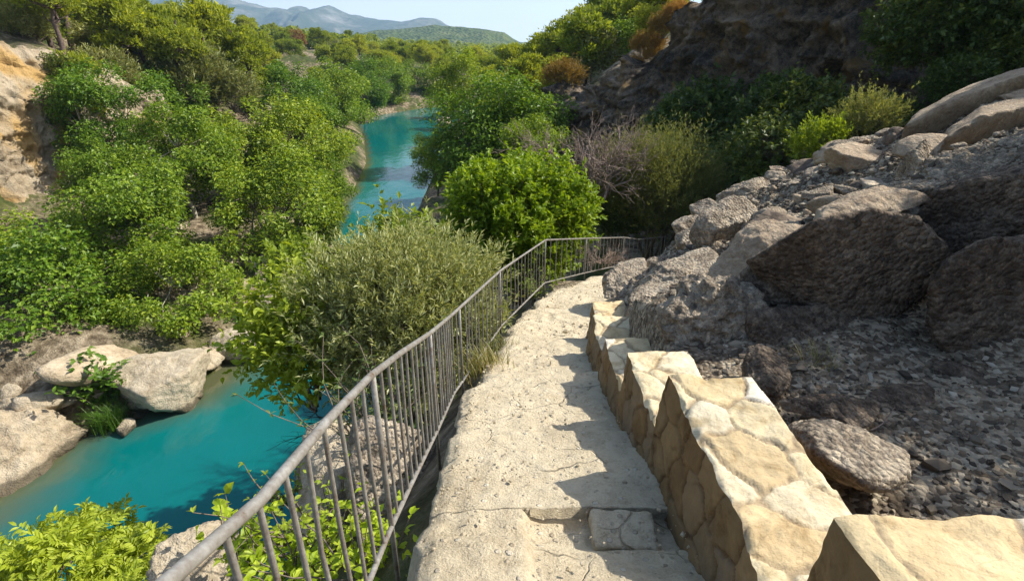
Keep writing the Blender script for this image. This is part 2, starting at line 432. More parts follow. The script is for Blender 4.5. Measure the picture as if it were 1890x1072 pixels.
ridge('mountains', [(60, -190), (200, -110), (330, -40), (400, -6), (440, 4), (500, 19), (535, 24), (548, 16), (562, 17), (572, 24), (590, 18), (606, 13), (640, 27), (690, 35), (740, 42), (768, 39), (790, 36), (806, 37), (818, 46), (850, 58), (900, 72), (1000, 82), (1150, 88)], 4200, 1100, -10, M['mount'], .35, 12, 400, 50)

# ------------------------------------------------------------------ footpath
ny = 1000; nx = 60
yy = np.sort(np.concatenate([np.linspace(-3, 19.5, ny-2), [2.266, 2.272]])); ss = np.linspace(0, 1, nx)
YY, SS_ = np.meshgrid(yy, ss, indexing='ij')
pl, pr = PLX(yy)[:, None], PRX(yy)[:, None]
p = np.stack([YY.ravel()*1.3, SS_.ravel()*0, SS_.ravel()*0], 1)
edge = .07*fbm(np.stack([yy*2.2, 0*yy, 0*yy], 1), 4, 5)[:, None]
XX = (pl+edge)+(pr+.22-pl-edge)*SS_
p = np.stack([XX.ravel(), YY.ravel(), np.zeros(XX.size)], 1)
steps = [1.0, 2.05, 3.35, 4.75, 6.3, 8.0, 9.9, 12, 14.4, 16.6]
ter = np.zeros(ny)
for k in range(len(steps)-1):       # shallow treads with worn edges
    q = (yy-steps[k])/(steps[k+1]-steps[k]); ter = np.where((q >= 0) & (q < 1), (.06*q-.03)*(1-sstep(.88, 1, q))-.03*sstep(.88, 1, q), ter)
wob = fbm(np.stack([XX.ravel()*1.1, YY.ravel()*1.1, 0*XX.ravel()], 1), 4, 21).reshape(XX.shape)
fine = fbm(np.stack([XX.ravel()*9, YY.ravel()*9, 0*XX.ravel()], 1), 3, 33).reshape(XX.shape)
dip = .095*(YY < 2.27)*sstep(1.35, 2.1, YY)*sstep(.06, .13, XX+.03*wob)
YY = YY+np.where((YY > 2.262) & (YY < 2.27), .022*dip/.095, 0)-np.where((YY > 2.27) & (YY < 2.275), .008, 0)
ZZ = ZG(YY)-dip+ter[:, None]+.028*wob+.013*fine-.05*sstep(.06, 0, SS_)
V = np.stack([XX, YY, ZZ], -1).reshape(-1, 3)
skirt = np.stack([XX[:, 0]-.03+.05*fine[:, 0], yy, ZZ[:, 0]-.26+.1*wob[:, 0]], 1)      # broken left edge of the slab
n0 = len(V); V = np.vstack([V, skirt])
i = np.arange(ny-1)
F = np.vstack([grid_faces(ny, nx), np.stack([i*nx, n0+i, n0+i+1, (i+1)*nx], 1)])
m, nt, out = newmat('footpath')
co = coords(nt, 'World')
n1 = noise(nt, co, 1.3, 7, .6, .3); n2 = noise(nt, co, 11, 8, .7); n3 = noise(nt, co, 70, 4, .7)
f = math_(nt, 'ADD', math_(nt, 'MULTIPLY', n1, .4), math_(nt, 'ADD', math_(nt, 'MULTIPLY', n2, .4), math_(nt, 'MULTIPLY', n3, .3)))
c = ramp(nt, f, [(.36, (.24, .18, .11)), (.45, (.48, .39, .26)), (.56, (.64, .54, .375)), (.75, (.74, .645, .475))])
v = voro(nt, co, 26); cr = N(nt, 'ShaderNodeTexVoronoi', feature='DISTANCE_TO_EDGE'); cr.inputs['Scale'].default_value = 2.1
wob_ = N(nt, 'ShaderNodeTexNoise'); wob_.inputs['Scale'].default_value = 3; nt.links.new(co, wob_.inputs[0])
nt.links.new(mix(nt, .18, co, wob_.outputs['Color']), cr.inputs['Vector'])
crk = ramp(nt, cr.outputs['Distance'], [(.002, (1, 1, 1)), (.009, (0, 0, 0))])
crk = math_(nt, 'MULTIPLY', crk, ramp(nt, noise(nt, co, 1.9, 3), [(.5, (0, 0, 0)), (.6, (1, 1, 1))]))
c = mix(nt, math_(nt, 'MULTIPLY', crk, .3), c, (.16, .12, .08))
pit = ramp(nt, math_(nt, 'ADD', v, n2), [(.48, (1, 1, 1)), (.6, (0, 0, 0))])
c = mix(nt, math_(nt, 'MULTIPLY', pit, .45), c, (.22, .165, .105))
pvc = voro(nt, co, 19, out='Color'); pvd = voro(nt, co, 19)
sep = N(nt, 'ShaderNodeSeparateColor'); nt.links.new(pvc, sep.inputs[0])
stn = math_(nt, 'MULTIPLY', ramp(nt, pvd, [(.22, (1, 1, 1)), (.34, (0, 0, 0))]), ramp(nt, sep.outputs[1], [(.62, (0, 0, 0)), (.66, (1, 1, 1))]))
c = mix(nt, math_(nt, 'MULTIPLY', stn, .8), c, ramp(nt, sep.outputs[0], [(0, (.30, .235, .165)), (.5, (.52, .44, .33)), (1, (.74, .68, .56))]))
n2 = math_(nt, 'ADD', n2, math_(nt, 'MULTIPLY', stn, .35))
b = N(nt, 'ShaderNodeBsdfPrincipled'); b.inputs['Roughness'].default_value = .95; b.inputs['Specular IOR Level'].default_value = .2
nt.links.new(c, b.inputs['Base Color'])
hh = math_(nt, 'ADD', math_(nt, 'MULTIPLY', n2, .9), math_(nt, 'SUBTRACT', math_(nt, 'MULTIPLY', n3, .4), math_(nt, 'MULTIPLY', crk, .5)))
nt.links.new(bump(nt, hh, 1.0, .045), b.inputs['Normal'])
nt.links.new(b.outputs[0], out.inputs[0]); M['footpath'] = m
kind(link('footpath', mesh('footpath', V, F, m, True)), 'structure')

# ------------------------------------------------------------------ rubble slope (fine sheet) and its gravel
rx = np.arange(1.02, 12.6, .045); ry = np.arange(-2.0, 14.4, .05)
RX, RY = np.meshgrid(rx, ry, indexing='ij')
p2 = np.stack([RX.ravel(), RY.ravel(), np.zeros(RX.size)], 1)
def rough(p):
    w = sstep(3.6, 5.2, p[:, 1])
    return (.05+.10*w)*fbm(p*1.3, 4, 41)+(.012+.05*w)*ridged(p*3.1, 4, 43)+.010*fbm(p*16, 3, 47)
def ZS(x, y):
    x = np.atleast_1d(np.asarray(x, float)); y = np.atleast_1d(np.asarray(y, float))
    z = ZR(x, y)+rough(np.stack([x, y, 0*x], 1))
    z = z-1.5*np.maximum(y-YC(x), 0)
    return z
RZ = ZS(RX.ravel(), RY.ravel()).reshape(RX.shape)
inwall = np.clip((PRX(RY)+.30-RX)/.15, 0, 1)
RZ = RZ-inwall*(RZ-ZG(RY)+.35)
m, nt, out = newmat('rubble')
co = coords(nt, 'World')
n1 = noise(nt, co, .8, 6, .6); n2 = noise(nt, co, 6, 8, .7); n3 = noise(nt, co, 50, 4, .65)
pc = voro(nt, co, 26, out='Color'); pd = voro(nt, co, 26); pc2 = voro(nt, co, 9, out='Color'); pd2 = voro(nt, co, 9)
sep = N(nt, 'ShaderNodeSeparateColor'); nt.links.new(pc, sep.inputs[0]); sep2 = N(nt, 'ShaderNodeSeparateColor'); nt.links.new(pc2, sep2.inputs[0])
f = math_(nt, 'ADD', math_(nt, 'MULTIPLY', n1, .35), math_(nt, 'ADD', math_(nt, 'MULTIPLY', sep.outputs[0], .3), math_(nt, 'ADD', math_(nt, 'MULTIPLY', sep2.outputs[1], .15), math_(nt, 'MULTIPLY', n2, .3))))
c = ramp(nt, f, [(.3, (.06, .044, .03)), (.5, (.20, .155, .108)), (.70, (.46, .385, .28))])
b = N(nt, 'ShaderNodeBsdfPrincipled'); b.inputs['Roughness'].default_value = .95; b.inputs['Specular IOR Level'].default_value = .2
nt.links.new(c, b.inputs['Base Color'])
hh = math_(nt, 'SUBTRACT', math_(nt, 'ADD', math_(nt, 'MULTIPLY', n2, .8), math_(nt, 'MULTIPLY', n3, .3)), math_(nt, 'ADD', math_(nt, 'MULTIPLY', pd, .8), math_(nt, 'MULTIPLY', pd2, .7)))
nt.links.new(bump(nt, hh, 1, .05), b.inputs['Normal'])
nt.links.new(b.outputs[0], out.inputs[0]); M['rubble'] = m
kind(link('rubble_slope', mesh('rubble_slope', np.stack([RX, RY, RZ], -1).reshape(-1, 3), grid_faces(len(rx), len(ry)), M['rubble'], True)), 'structure')

# ------------------------------------------------------------------ rocks
import bmesh
_ico = {}
def ico(n):
    if n not in _ico:
        bm = bmesh.new(); bmesh.ops.create_icosphere(bm, subdivisions=n, radius=1)
        V = np.array([v.co[:] for v in bm.verts]); F = np.array([[v.index for v in f.verts] for f in bm.faces]); bm.free()
        _ico[n] = (V, F)
    return _ico[n]
def rock_mesh(name, seed, half, mat, sub=5, planes=9, hard=.85, rgh=.06, strata=0, freq=1.6, grain=.02, k=15.0):
    """angular boulder: a sphere cut by random planes, then weathered by noise"""
    r = np.random.default_rng(seed)
    D, F = ico(sub)
    nn = rvec(planes, r); dd = r.uniform(.62, .95, planes)
    q = np.maximum(D@nn.T, 1e-3)/dd
    rad_ = 1/np.power(np.power(q, k).sum(1)+.55**k, 1/k)
    rad_ = hard*rad_+(1-hard)*.9
    rad_ = np.minimum(rad_, 1.35)
    V = D*rad_[:, None]*np.array(half)
    sc = freq/np.mean(half)
    n1 = fbm(V*sc+seed, 3, seed); n2 = ridged(V*sc*3+seed, 4, seed+5); n3 = fbm(V*sc*11, 3, seed+9)
    h = np.mean(half)
    disp = h*(rgh*1.4*n1+rgh*.55*(n2-.4)+grain*n3)
    V = V+D*disp[:, None]
    if strata:
        zz = V[:, 2]/h*strata+.6*n1
        st = np.abs((zz % 1)-.5)*2
        V[:, :2] *= (1-.06*sstep(.75, 1, st))[:, None]
    return mesh(name, V, F, mat, True)
def boulder(name, label, px, py, t, half, mat, seed, rot=(0, 0, 0), cat='boulder', group=None, pos=None, **kw):
    me = rock_mesh(name, seed, half, M[mat], **kw)
    o = link(name, me, loc=[float(q) for q in (P(px, py, t) if pos is None else pos)])
    o.rotation_euler = [rad(a) for a in rot]
    return tag(o, label, cat, group)

def hull_rock(name, label, front, dt, mat, seed, cat='boulder', shrink=.9, lift=-12, rgh=.026, k=16.0, grain=.008, strata=0):
    """angular boulder from the corners of its near face, carried dt metres into the slope, then weathered"""
    fr = np.array([P(*q) for q in front]); cx = np.mean([q[0] for q in front]); cy = np.mean([q[1] for q in front])
    bk = np.array([P(cx+(q[0]-cx)*shrink, cy+(q[1]-cy)*shrink+lift, q[2]+dt) for q in front])
    pts = np.vstack([fr, bk]); c = pts.mean(0)
    bm = bmesh.new()
    for q in pts-c: bm.verts.new(q)
    bmesh.ops.convex_hull(bm, input=bm.verts); bm.normal_update()
    nn = np.array([f.normal[:] for f in bm.faces]); dd = np.array([np.dot(f.normal, f.verts[0].co) for f in bm.faces]); bm.free()
    if dd.mean() < 0: nn, dd = -nn, -dd
    D, F = ico(6)
    ext = np.abs(pts-c).max(0); Dn = nrm(D*ext)
    q = np.maximum(Dn@nn.T, 1e-4)/np.maximum(dd, .02)
    rd = 1/q.max(1)*.88+.12/np.power(np.power(q, k).sum(1), 1/k)
    V = Dn*rd[:, None]; h = np.mean(ext)
    n1 = fbm(V*1.5/h+seed, 3, seed); n2 = ridged(V*4.5/h+seed, 4, seed+5); n3 = fbm(V*16/h, 3, seed+9)
    V = V+Dn*(h*(rgh*1.6*n1+rgh*.6*(n2-.4)+grain*n3))[:, None]
    if strata:
        st = np.abs(((V[:, 2]/h*strata+.5*n1) % 1)-.5)*2
        V[:, :2] *= (1-.05*sstep(.7, 1, st))[:, None]
    o = link(name, mesh(name, V, F, M[mat], True), loc=[float(a) for a in c])
    return tag(o, label, cat)
# river boulders on the left bank
boulder('boulder', 'largest pale smooth boulder standing at the turquoise water on the left bank', 298, 712, 22.8, (1.95, 1.5, 1.3), 'pale_rock', 3, (0, 8, 20), planes=10, rgh=.035, hard=.98, k=24)
boulder('boulder', 'long pale flat-topped boulder behind the largest one, its right end in the water', 427, 636, 26.3, (1.45, 1.1, .85), 'pale_rock', 8, (0, -14, 10), planes=10, rgh=.03, hard=.98, k=24, strata=1.6)
boulder('boulder', 'round brown boulder shaded by the tree just above the largest pale boulder', 300, 640, 26.5, (1.5, 1.2, .8), 'bank_rock', 13, (0, 5, 30), rgh=.05)
boulder('rock', 'small pale rock wedged between the two big pale boulders by the water', 358, 662, 25, (.75, .6, .55), 'pale_rock', 14, (0, 20, 0), 'rock', rgh=.05)
boulder('rock_ledge', 'jumbled tan rock ledge above the long pale boulder, small green plant on it', 430, 568, 30, (2.2, 1.6, 1.4), 'bank_rock', 21, (0, 0, 40), 'rock', rgh=.09, planes=8)
boulder('rock', 'tan angular rock at the right end of the ledge beside the olive bush', 497, 556, 30.5, (1.4, 1.3, 1.2), 'pale_rock', 22, (10, 0, 0), 'rock', rgh=.07)
boulder('rock', 'pale rock partly hidden behind the olive bush leaves below the ledge', 492, 606, 29, (1.0, .9, .7), 'pale_rock', 24, (0, 10, 0), 'rock', rgh=.06)
boulder('rock', 'tiny tan rock at the water edge beside the green fern', 233, 789, 21.4, (.38, .3, .25), 'pale_rock', 25, (0, 0, 0), 'rock')
boulder('rock', 'rounded tan rock in the water at the left frame edge below the layered ledge', 8, 945, 18.4, (.85, .7, .45), 'bank_rock', 26, (0, 8, 0), 'rock')
boulder('rock', 'flat pale rock lying in the turquoise channel left of the olive bush top', 622, 464, 40.2, (1.5, .9, .35), 'pale_rock', 27, (0, 0, 15), 'rock')
boulder('rock', 'brown rock by the water under the far left plane tree', 578, 378, 51, (1.0, .9, .7), 'bank_rock', 28, (0, 0, 0), 'rock')
boulder('rock', 'first pale rock of the row on the far left river shore', 683, 208, 124, (1.7, 1.5, 1.1), 'pale_rock', 29, (0, 0, 0), 'rock', sub=4)
boulder('rock', 'tallest pale rock in the row on the far left river shore', 699, 202, 127, (1.9, 1.5, 1.5), 'pale_rock', 30, (0, 0, 0), 'rock', sub=4)
boulder('rock', 'small far pale rock at the river bend, last of the shore row', 757, 192, 134, (1.3, 1.2, .8), 'pale_rock', 31, (0, 0, 0), 'rock', sub=4)
boulder('rock', 'low brown rock on the right shore beneath the plane tree branches', 822, 226, 100, (1.6, 1.3, .7), 'bank_rock', 32, (0, 0, 0), 'rock', sub=4)
hull_rock('rock_ledge', 'broad layered tan rock ledge sloping into the water at the left frame edge', [(-70, 770, 19.0), (60, 745, 20.0), (168, 792, 21.2), (170, 806, 21.4), (100, 862, 20.0), (20, 935, 18.4), (-70, 985, 17.6)], 1.6, 'bank_rock', 41, 'rock', strata=3, rgh=.05, lift=-2)
hull_rock('rock_ledge', 'brown rock shelf in tree shade above the layered ledge', [(-70, 690, 22.5), (40, 668, 23), (150, 690, 24), (190, 725, 24), (150, 775, 22.6), (20, 770, 21.5), (-70, 800, 21)], 1.5, 'bank_rock', 42, 'rock', strata=3, rgh=.07)
boulder('rock', 'dark shaded rock between the sapling and the lower left trees', 130, 690, 25, (2.0, 1.5, 1.0), 'bank_rock', 43, (0, -10, 0), 'rock', rgh=.09, strata=2)
# rubble slope boulders on the right
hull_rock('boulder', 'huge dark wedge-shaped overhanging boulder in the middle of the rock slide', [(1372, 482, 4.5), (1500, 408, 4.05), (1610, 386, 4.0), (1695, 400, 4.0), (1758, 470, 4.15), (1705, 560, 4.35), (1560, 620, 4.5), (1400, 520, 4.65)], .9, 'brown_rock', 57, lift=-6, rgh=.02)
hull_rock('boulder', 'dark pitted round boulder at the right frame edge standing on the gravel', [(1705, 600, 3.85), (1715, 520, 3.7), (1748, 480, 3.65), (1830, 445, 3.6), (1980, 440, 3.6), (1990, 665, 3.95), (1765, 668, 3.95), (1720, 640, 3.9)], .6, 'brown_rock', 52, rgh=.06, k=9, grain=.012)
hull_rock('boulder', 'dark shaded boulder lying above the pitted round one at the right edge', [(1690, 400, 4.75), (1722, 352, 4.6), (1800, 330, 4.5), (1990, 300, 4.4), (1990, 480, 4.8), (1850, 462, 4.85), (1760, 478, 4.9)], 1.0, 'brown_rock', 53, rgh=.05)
hull_rock('boulder', 'sunlit tan slab boulder at the right edge, upper part of the rock slide', [(1722, 292, 7.6), (1745, 255, 7.3), (1810, 212, 7.2), (1990, 172, 7.2), (1990, 285, 7.8), (1800, 312, 7.9), (1745, 312, 7.9)], 1.5, 'tan_rock', 54, lift=-24)
hull_rock('boulder', 'long tan boulder forming the top skyline of the rock slide at right', [(1662, 262, 9.4), (1672, 232, 9.1), (1760, 182, 9.0), (1880, 140, 8.8), (1995, 112, 8.7), (1995, 190, 9.2), (1800, 240, 9.3), (1700, 285, 9.5)], 1.6, 'tan_rock', 61, lift=-18)
boulder('boulder', 'grey boulder crossing the right edge between slab and dark boulder', 1850, 318, 6.6, (.75, .6, .33), 'grey_rock', 62, (0, -20, 0), rgh=.10, sub=6)
boulder('boulder', 'rough pitted boulder with a sunlit crown behind the stone wall', 1325, 590, 4.75, (.40, .38, .44), 'grey_rock', 56, (0, 10, 0), rgh=.12, sub=6, planes=13, hard=.7)
boulder('boulder', 'dark smooth rock resting against the big wedge, right of the pitted boulder', 1420, 545, 4.75, (.24, .22, .2), 'brown_rock', 58, (0, 20, 0))
boulder('boulder', 'brown crumbling rock in shade beneath the wedge boulder', 1490, 615, 4.5, (.42, .32, .26), 'brown_rock', 59, (0, 15, 10), rgh=.1)
boulder('boulder', 'low dark rock in the hollow between wedge and pitted boulder', 1650, 628, 4.55, (.38, .3, .16), 'brown_rock', 60, (0, 0, 10))
hull_rock('boulder', 'layered dark boulder at the far end of the path next to the railing', [(1113, 552, 8.1), (1118, 512, 8.3), (1140, 492, 8.5), (1192, 484, 8.6), (1200, 520, 8.2), (1172, 548, 8.0), (1140, 556, 8.0)], .7, 'grey_rock', 63, rgh=.05)
boulder('boulder', 'grey slanted rock above the boulder at the path end', 1210, 490, 9.3, (.28, .3, .15), 'grey_rock', 64, (0, -30, 0), rgh=.08)
hull_rock('boulder', 'conglomerate outcrop in sun and shade between path and rock slide', [(1182, 524, 7.2), (1236, 486, 7.6), (1300, 455, 7.8), (1330, 470, 7.4), (1300, 540, 6.6), (1235, 600, 6.0), (1185, 590, 6.2), (1165, 550, 6.7)], .9, 'grey_rock', 65, lift=-4, rgh=.06)
boulder('boulder', 'grey rounded boulder on the crest of the rock slide beside the grey bush', 1385, 362, 11.4, (.5, .45, .32), 'grey_rock', 66, (0, -8, 0), rgh=.08)
boulder('boulder', 'small knobbly boulder in front of the tan slab, lit on top', 1692, 316, 7.6, (.30, .27, .30), 'grey_rock', 67, (0, 0, 0), rgh=.11)
boulder('boulder', 'grey flat boulder on the crest below the two bright shrubs', 1600, 278, 10.6, (.62, .5, .26), 'grey_rock', 68, (0, -12, 0), rgh=.07)
boulder('boulder', 'tan wedge lying on the crest left of the long tan boulder', 1545, 292, 10.8, (.42, .4, .24), 'tan_rock', 69, (0, -15, 0))
boulder('boulder', 'long sunlit slab leaning on the left side of the wedge boulder', 1395, 455, 5.3, (.40, .28, .13), 'tan_rock', 70, (8, -30, 10), hard=.95)
boulder('boulder', 'upright pale block left of the leaning slab', 1332, 412, 8.2, (.42, .34, .30), 'grey_rock', 71, (0, -35, 0), hard=.95)
boulder('boulder', 'small grey block at the end of the railing', 1278, 442, 9.2, (.34, .3, .18), 'grey_rock', 72, (0, -20, 0))
boulder('boulder', 'flat pale cap rock touching the upper edge of the wedge boulder', 1590, 386, 4.9, (.42, .30, .10), 'tan_rock', 73, (4, -10, 0), hard=.95)
boulder('boulder', 'cracked grey boulder between cap rock and dark right boulder', 1650, 368, 6.0, (.4, .36, .22), 'grey_rock', 74, (0, -20, 0), rgh=.09)
boulder('boulder', 'low gravelly mound rock half in sun behind the stone wall', 1545, 830, 2.95, (.25, .23, .17), 'grey_rock', 75, (0, 0, 10), rgh=.05, hard=.6)
boulder('rock', 'dark flat slab lying on the shaded gravel behind the wall', 1535, 752, 3.35, (.25, .14, .07), 'brown_rock', 76, (0, 4, 5), 'rock', hard=.95)
boulder('rock', 'dark block tucked against the far end of the wide wall top', 1400, 690, 3.75, (.14, .16, .17), 'brown_rock', 77, (0, 0, 0), 'rock')
boulder('rock', 'small dark rock on the shaded gravel near the right edge', 1775, 690, 3.9, (.24, .18, .1), 'brown_rock', 78, (0, 10, 0), 'rock')
boulder('rock', 'grey rock lit in the dark hollow below the cliff', 1425, 268, 17, (.5, .4, .5), 'grey_rock', 79, (0, 0, 0), 'rock')
boulder('rock', 'long dark stone on the gravel right of the flat slab', 1665, 738, 3.5, (.22, .12, .07), 'brown_rock', 80, (0, 0, 15), 'rock')
# rocks below the railing
boulder('boulder', 'pale boulder below the near end of the railing', 368, 1085, 4.9, (.45, .6, .45), 'pale_rock', 81, (0, 10, 0), rgh=.05, sub=6)
boulder('boulder', 'large pale rock shelf below the railing above the water', 640, 925, 6.0, (.8, .9, .55), 'pale_rock', 82, (0, -6, 20), rgh=.07, sub=6, hard=.95)
boulder('rock', 'grey rock under the railing beside the path edge', 705, 850, 5.0, (.38, .5, .5), 'grey_rock', 83, (0, 0, 0), 'rock', rgh=.08)

# angular blocks on the sunlit crest
blk = [rock_mesh('angular_block', 260+k, (.34, .27, .19), M[['grey_rock', 'tan_rock'][k % 2]], sub=5, planes=8, hard=1.0, rgh=.025, grain=.012, k=40.0, strata=[0, 2.5][k % 2]) for k in range(6)]
r = np.random.default_rng(88)
for k in range(20):
    while True:
        x = r.uniform(2.6, 10); y = r.uniform(6.2, 12.4)
        if x < .92*y and y < YC(x)+.2 and not (x < 3.6 and y > 8): break
    o = link('angular_block', blk[k % 6], loc=(x, y, float(ZS(x, y)[0])+.03)); s_ = r.uniform(.5, 1.5); o.scale = (s_*r.uniform(.8, 1.6), s_, s_*r.uniform(.7, 1.1)); o.rotation_euler = (r.normal()*.25, -.35+r.normal()*.25, r.uniform(0, 6.28))
    tag(o, 'angular block lying among the rubble of the sunlit crest', 'boulder', 'angular blocks on the crest')
# loose stones scattered over the rubble (each its own, shared meshes)
stones = [rock_mesh('loose_stone', 200+k, (.10, .085, .06), M[['grey_rock', 'tan_rock', 'grey_rock', 'brown_rock'][k % 4]], sub=3, planes=8, rgh=.06) for k in range(8)]
r = np.random.default_rng(31); cnt = 0
while cnt < 230:
    x = r.uniform(1.6, 10.5); y = r.uniform(1.5, 12.8)
    if x < PRX(y)+.6 or x > 1.1*y+.6 or y > YC(x) or (x < 3.6 and y > 8): continue
    z = float(ZS(x, y)[0]); k = r.integers(8)
    big = (y > 4.5)
    s_ = r.lognormal(-.25 if big else -1.1, .6)*(1.25 if big else .8)
    o = link('loose_stone', stones[k], loc=(x, y, z-.012*s_)); o.scale = (s_*r.uniform(.8, 1.4), s_, s_*r.uniform(.7, 1.2))
    o.rotation_euler = (r.normal()*.3, r.normal()*.3-.25, r.uniform(0, 6.28))
    tag(o, ['loose stone lying among the rubble of the rock slide', 'small stone lying on the shaded gravel behind the wall'][0 if big else 1], 'stone',
        ['loose stones on the rock slide', 'small stones on the shaded gravel'][0 if big else 1])
    cnt += 1
bst = [rock_mesh('bank_stone', 230+k, (.5, .42, .32), M[['pale_rock', 'bank_rock'][k % 2]], sub=4, planes=9, rgh=.06) for k in range(6)]
cnt = 0
while cnt < 85:
    y = r.uniform(13, 40); dx = r.exponential(1.9)
    x = float(XL(y))-dx+.5
    s_ = min(2.6, r.lognormal(-.2, .55))
    o = link('bank_stone', bst[r.integers(6)], loc=(x, y, float(H(x, y))+.02)); o.scale = (s_*r.uniform(.8, 1.5), s_, s_*r.uniform(.7, 1.2)); o.rotation_euler = (r.normal()*.2, r.normal()*.2, r.uniform(0, 6.28))
    tag(o, 'tan stone lying on the rocky left river bank', 'stone', 'stones on the left river bank'); cnt += 1
# gravel: uncountable chips, one object
DV, DF = ico(1)
n = 24000
x = r.uniform(1.45, 9.5, n*4); y = 1.3+10.5*r.uniform(0, 1, n*4)**1.5
ok = (x > PRX(y)+.48) & (x < 1.1*y+.8) & (y < YC(x)); x, y = x[ok][:n], y[ok][:n]; n = len(x)
z = ZS(x, y)
sz = .0085*np.exp(r.normal(size=n)*.6)*(1+.14*y)
G = DV[None]*(1+.25*r.normal(size=(n, len(DV), 1)))*sz[:, None, None]*r.uniform(.5, 1.3, (n, 1, 3))
ang = r.uniform(0, 6.28, n); ca, sa = np.cos(ang)[:, None], np.sin(ang)[:, None]
G = np.stack([G[..., 0]*ca-G[..., 1]*sa, G[..., 0]*sa+G[..., 1]*ca, G[..., 2]*.7], -1)+np.stack([x, y, z], 1)[:, None]
m, nt, out = newmat('gravel')
g = N(nt, 'ShaderNodeNewGeometry')
c = ramp(nt, g.outputs['Random Per Island'], [(0, (.045, .034, .025)), (.45, (.12, .094, .066)), (.8, (.23, .19, .138)), (1, (.46, .40, .31))])
b = N(nt, 'ShaderNodeBsdfPrincipled'); b.inputs['Roughness'].default_value = .95; nt.links.new(c, b.inputs['Base Color']); nt.links.new(b.outputs[0], out.inputs[0])
kind(link('gravel', mesh('gravel', G.reshape(-1, 3), (DF[None]+np.arange(n)[:, None, None]*len(DV)).reshape(-1, 3), m)), 'stuff')

n = 2600
y = .6+10*r.uniform(0, 1, n)**1.6; q = r.beta(.55, .55, n); x = PLX(y)+.05+(PRX(y)-PLX(y)-.12)*q
sz = .0034*np.exp(r.normal(size=n)*.6)*(1+.09*y)
G = DV[None]*(1+.25*r.normal(size=(n, len(DV), 1)))*sz[:, None, None]*r.uniform(.5, 1.3, (n, 1, 3))+np.stack([x, y, ZG(y)+.012], 1)[:, None]
kind(link('path_grit', mesh('path_grit', G.reshape(-1, 3), (DF[None]+np.arange(n)[:, None, None]*len(DV)).reshape(-1, 3), M['footpath'])), 'stuff')

# ------------------------------------------------------------------ stone wall
def vor2(x, y, pts):
    """index of nearest site, distance gap to the second nearest"""
    d1 = np.full(x.shape, 9e9); d2 = d1.copy(); id_ = np.zeros(x.shape, int)
    for k, (a, b_) in enumerate(pts):
        d = np.hypot(x-a, y-b_); m1 = d < d1
        d2 = np.where(m1, d1, np.minimum(d2, d)); id_ = np.where(m1, k, id_); d1 = np.where(m1, d, d1)
    return id_, d2-d1
m, nt, out = newmat('wall_stone')
co = coords(nt, 'World'); at = N(nt, 'ShaderNodeAttribute', attribute_name='stone')
n1 = noise(nt, co, 5, 8, .65, .6); n2 = noise(nt, co, 38, 6, .65)
tone = ramp(nt, n1, [(.32, (.62, .54, .42)), (.46, (.95, .91, .85)), (.66, (1.15, 1.13, 1.1))])
c = mix(nt, 1.0, at.outputs['Color'], tone, 'MULTIPLY')
rust = ramp(nt, noise(nt, co, 3.2, 5, .6, 1.5), [(.54, (0, 0, 0)), (.66, (1, 1, 1))])
c = mix(nt, math_(nt, 'MULTIPLY', rust, .22), c, (.40, .25, .10))
lin = ramp(nt, noise(nt, co, 2.4, 2, .4, 3.5), [(.485, (0, 0, 0)), (.5, (1, 1, 1)), (.515, (0, 0, 0))])
c = mix(nt, math_(nt, 'MULTIPLY', lin, .3), c, (.25, .16, .07))
sp = ramp(nt, n2, [(.34, (1, 1, 1)), (.42, (0, 0, 0))])
c = mix(nt, math_(nt, 'MULTIPLY', sp, .35), c, (.22, .165, .10))
b = N(nt, 'ShaderNodeBsdfPrincipled'); b.inputs['Roughness'].default_value = .85; b.inputs['Specular IOR Level'].default_value = .25
nt.links.new(c, b.inputs['Base Color'])
nt.links.new(bump(nt, math_(nt, 'ADD', n1, math_(nt, 'MULTIPLY', n2, .5)), .8, .02), b.inputs['Normal'])
nt.links.new(b.outputs[0], out.inputs[0]); M['wall_stone'] = m
PAL = np.array([(.62, .535, .36), (.66, .58, .42), (.60, .49, .30), (.66, .61, .51), (.57, .45, .27), (.64, .55, .37), (.65, .59, .45)])
MORT = np.array((.34, .275, .185))
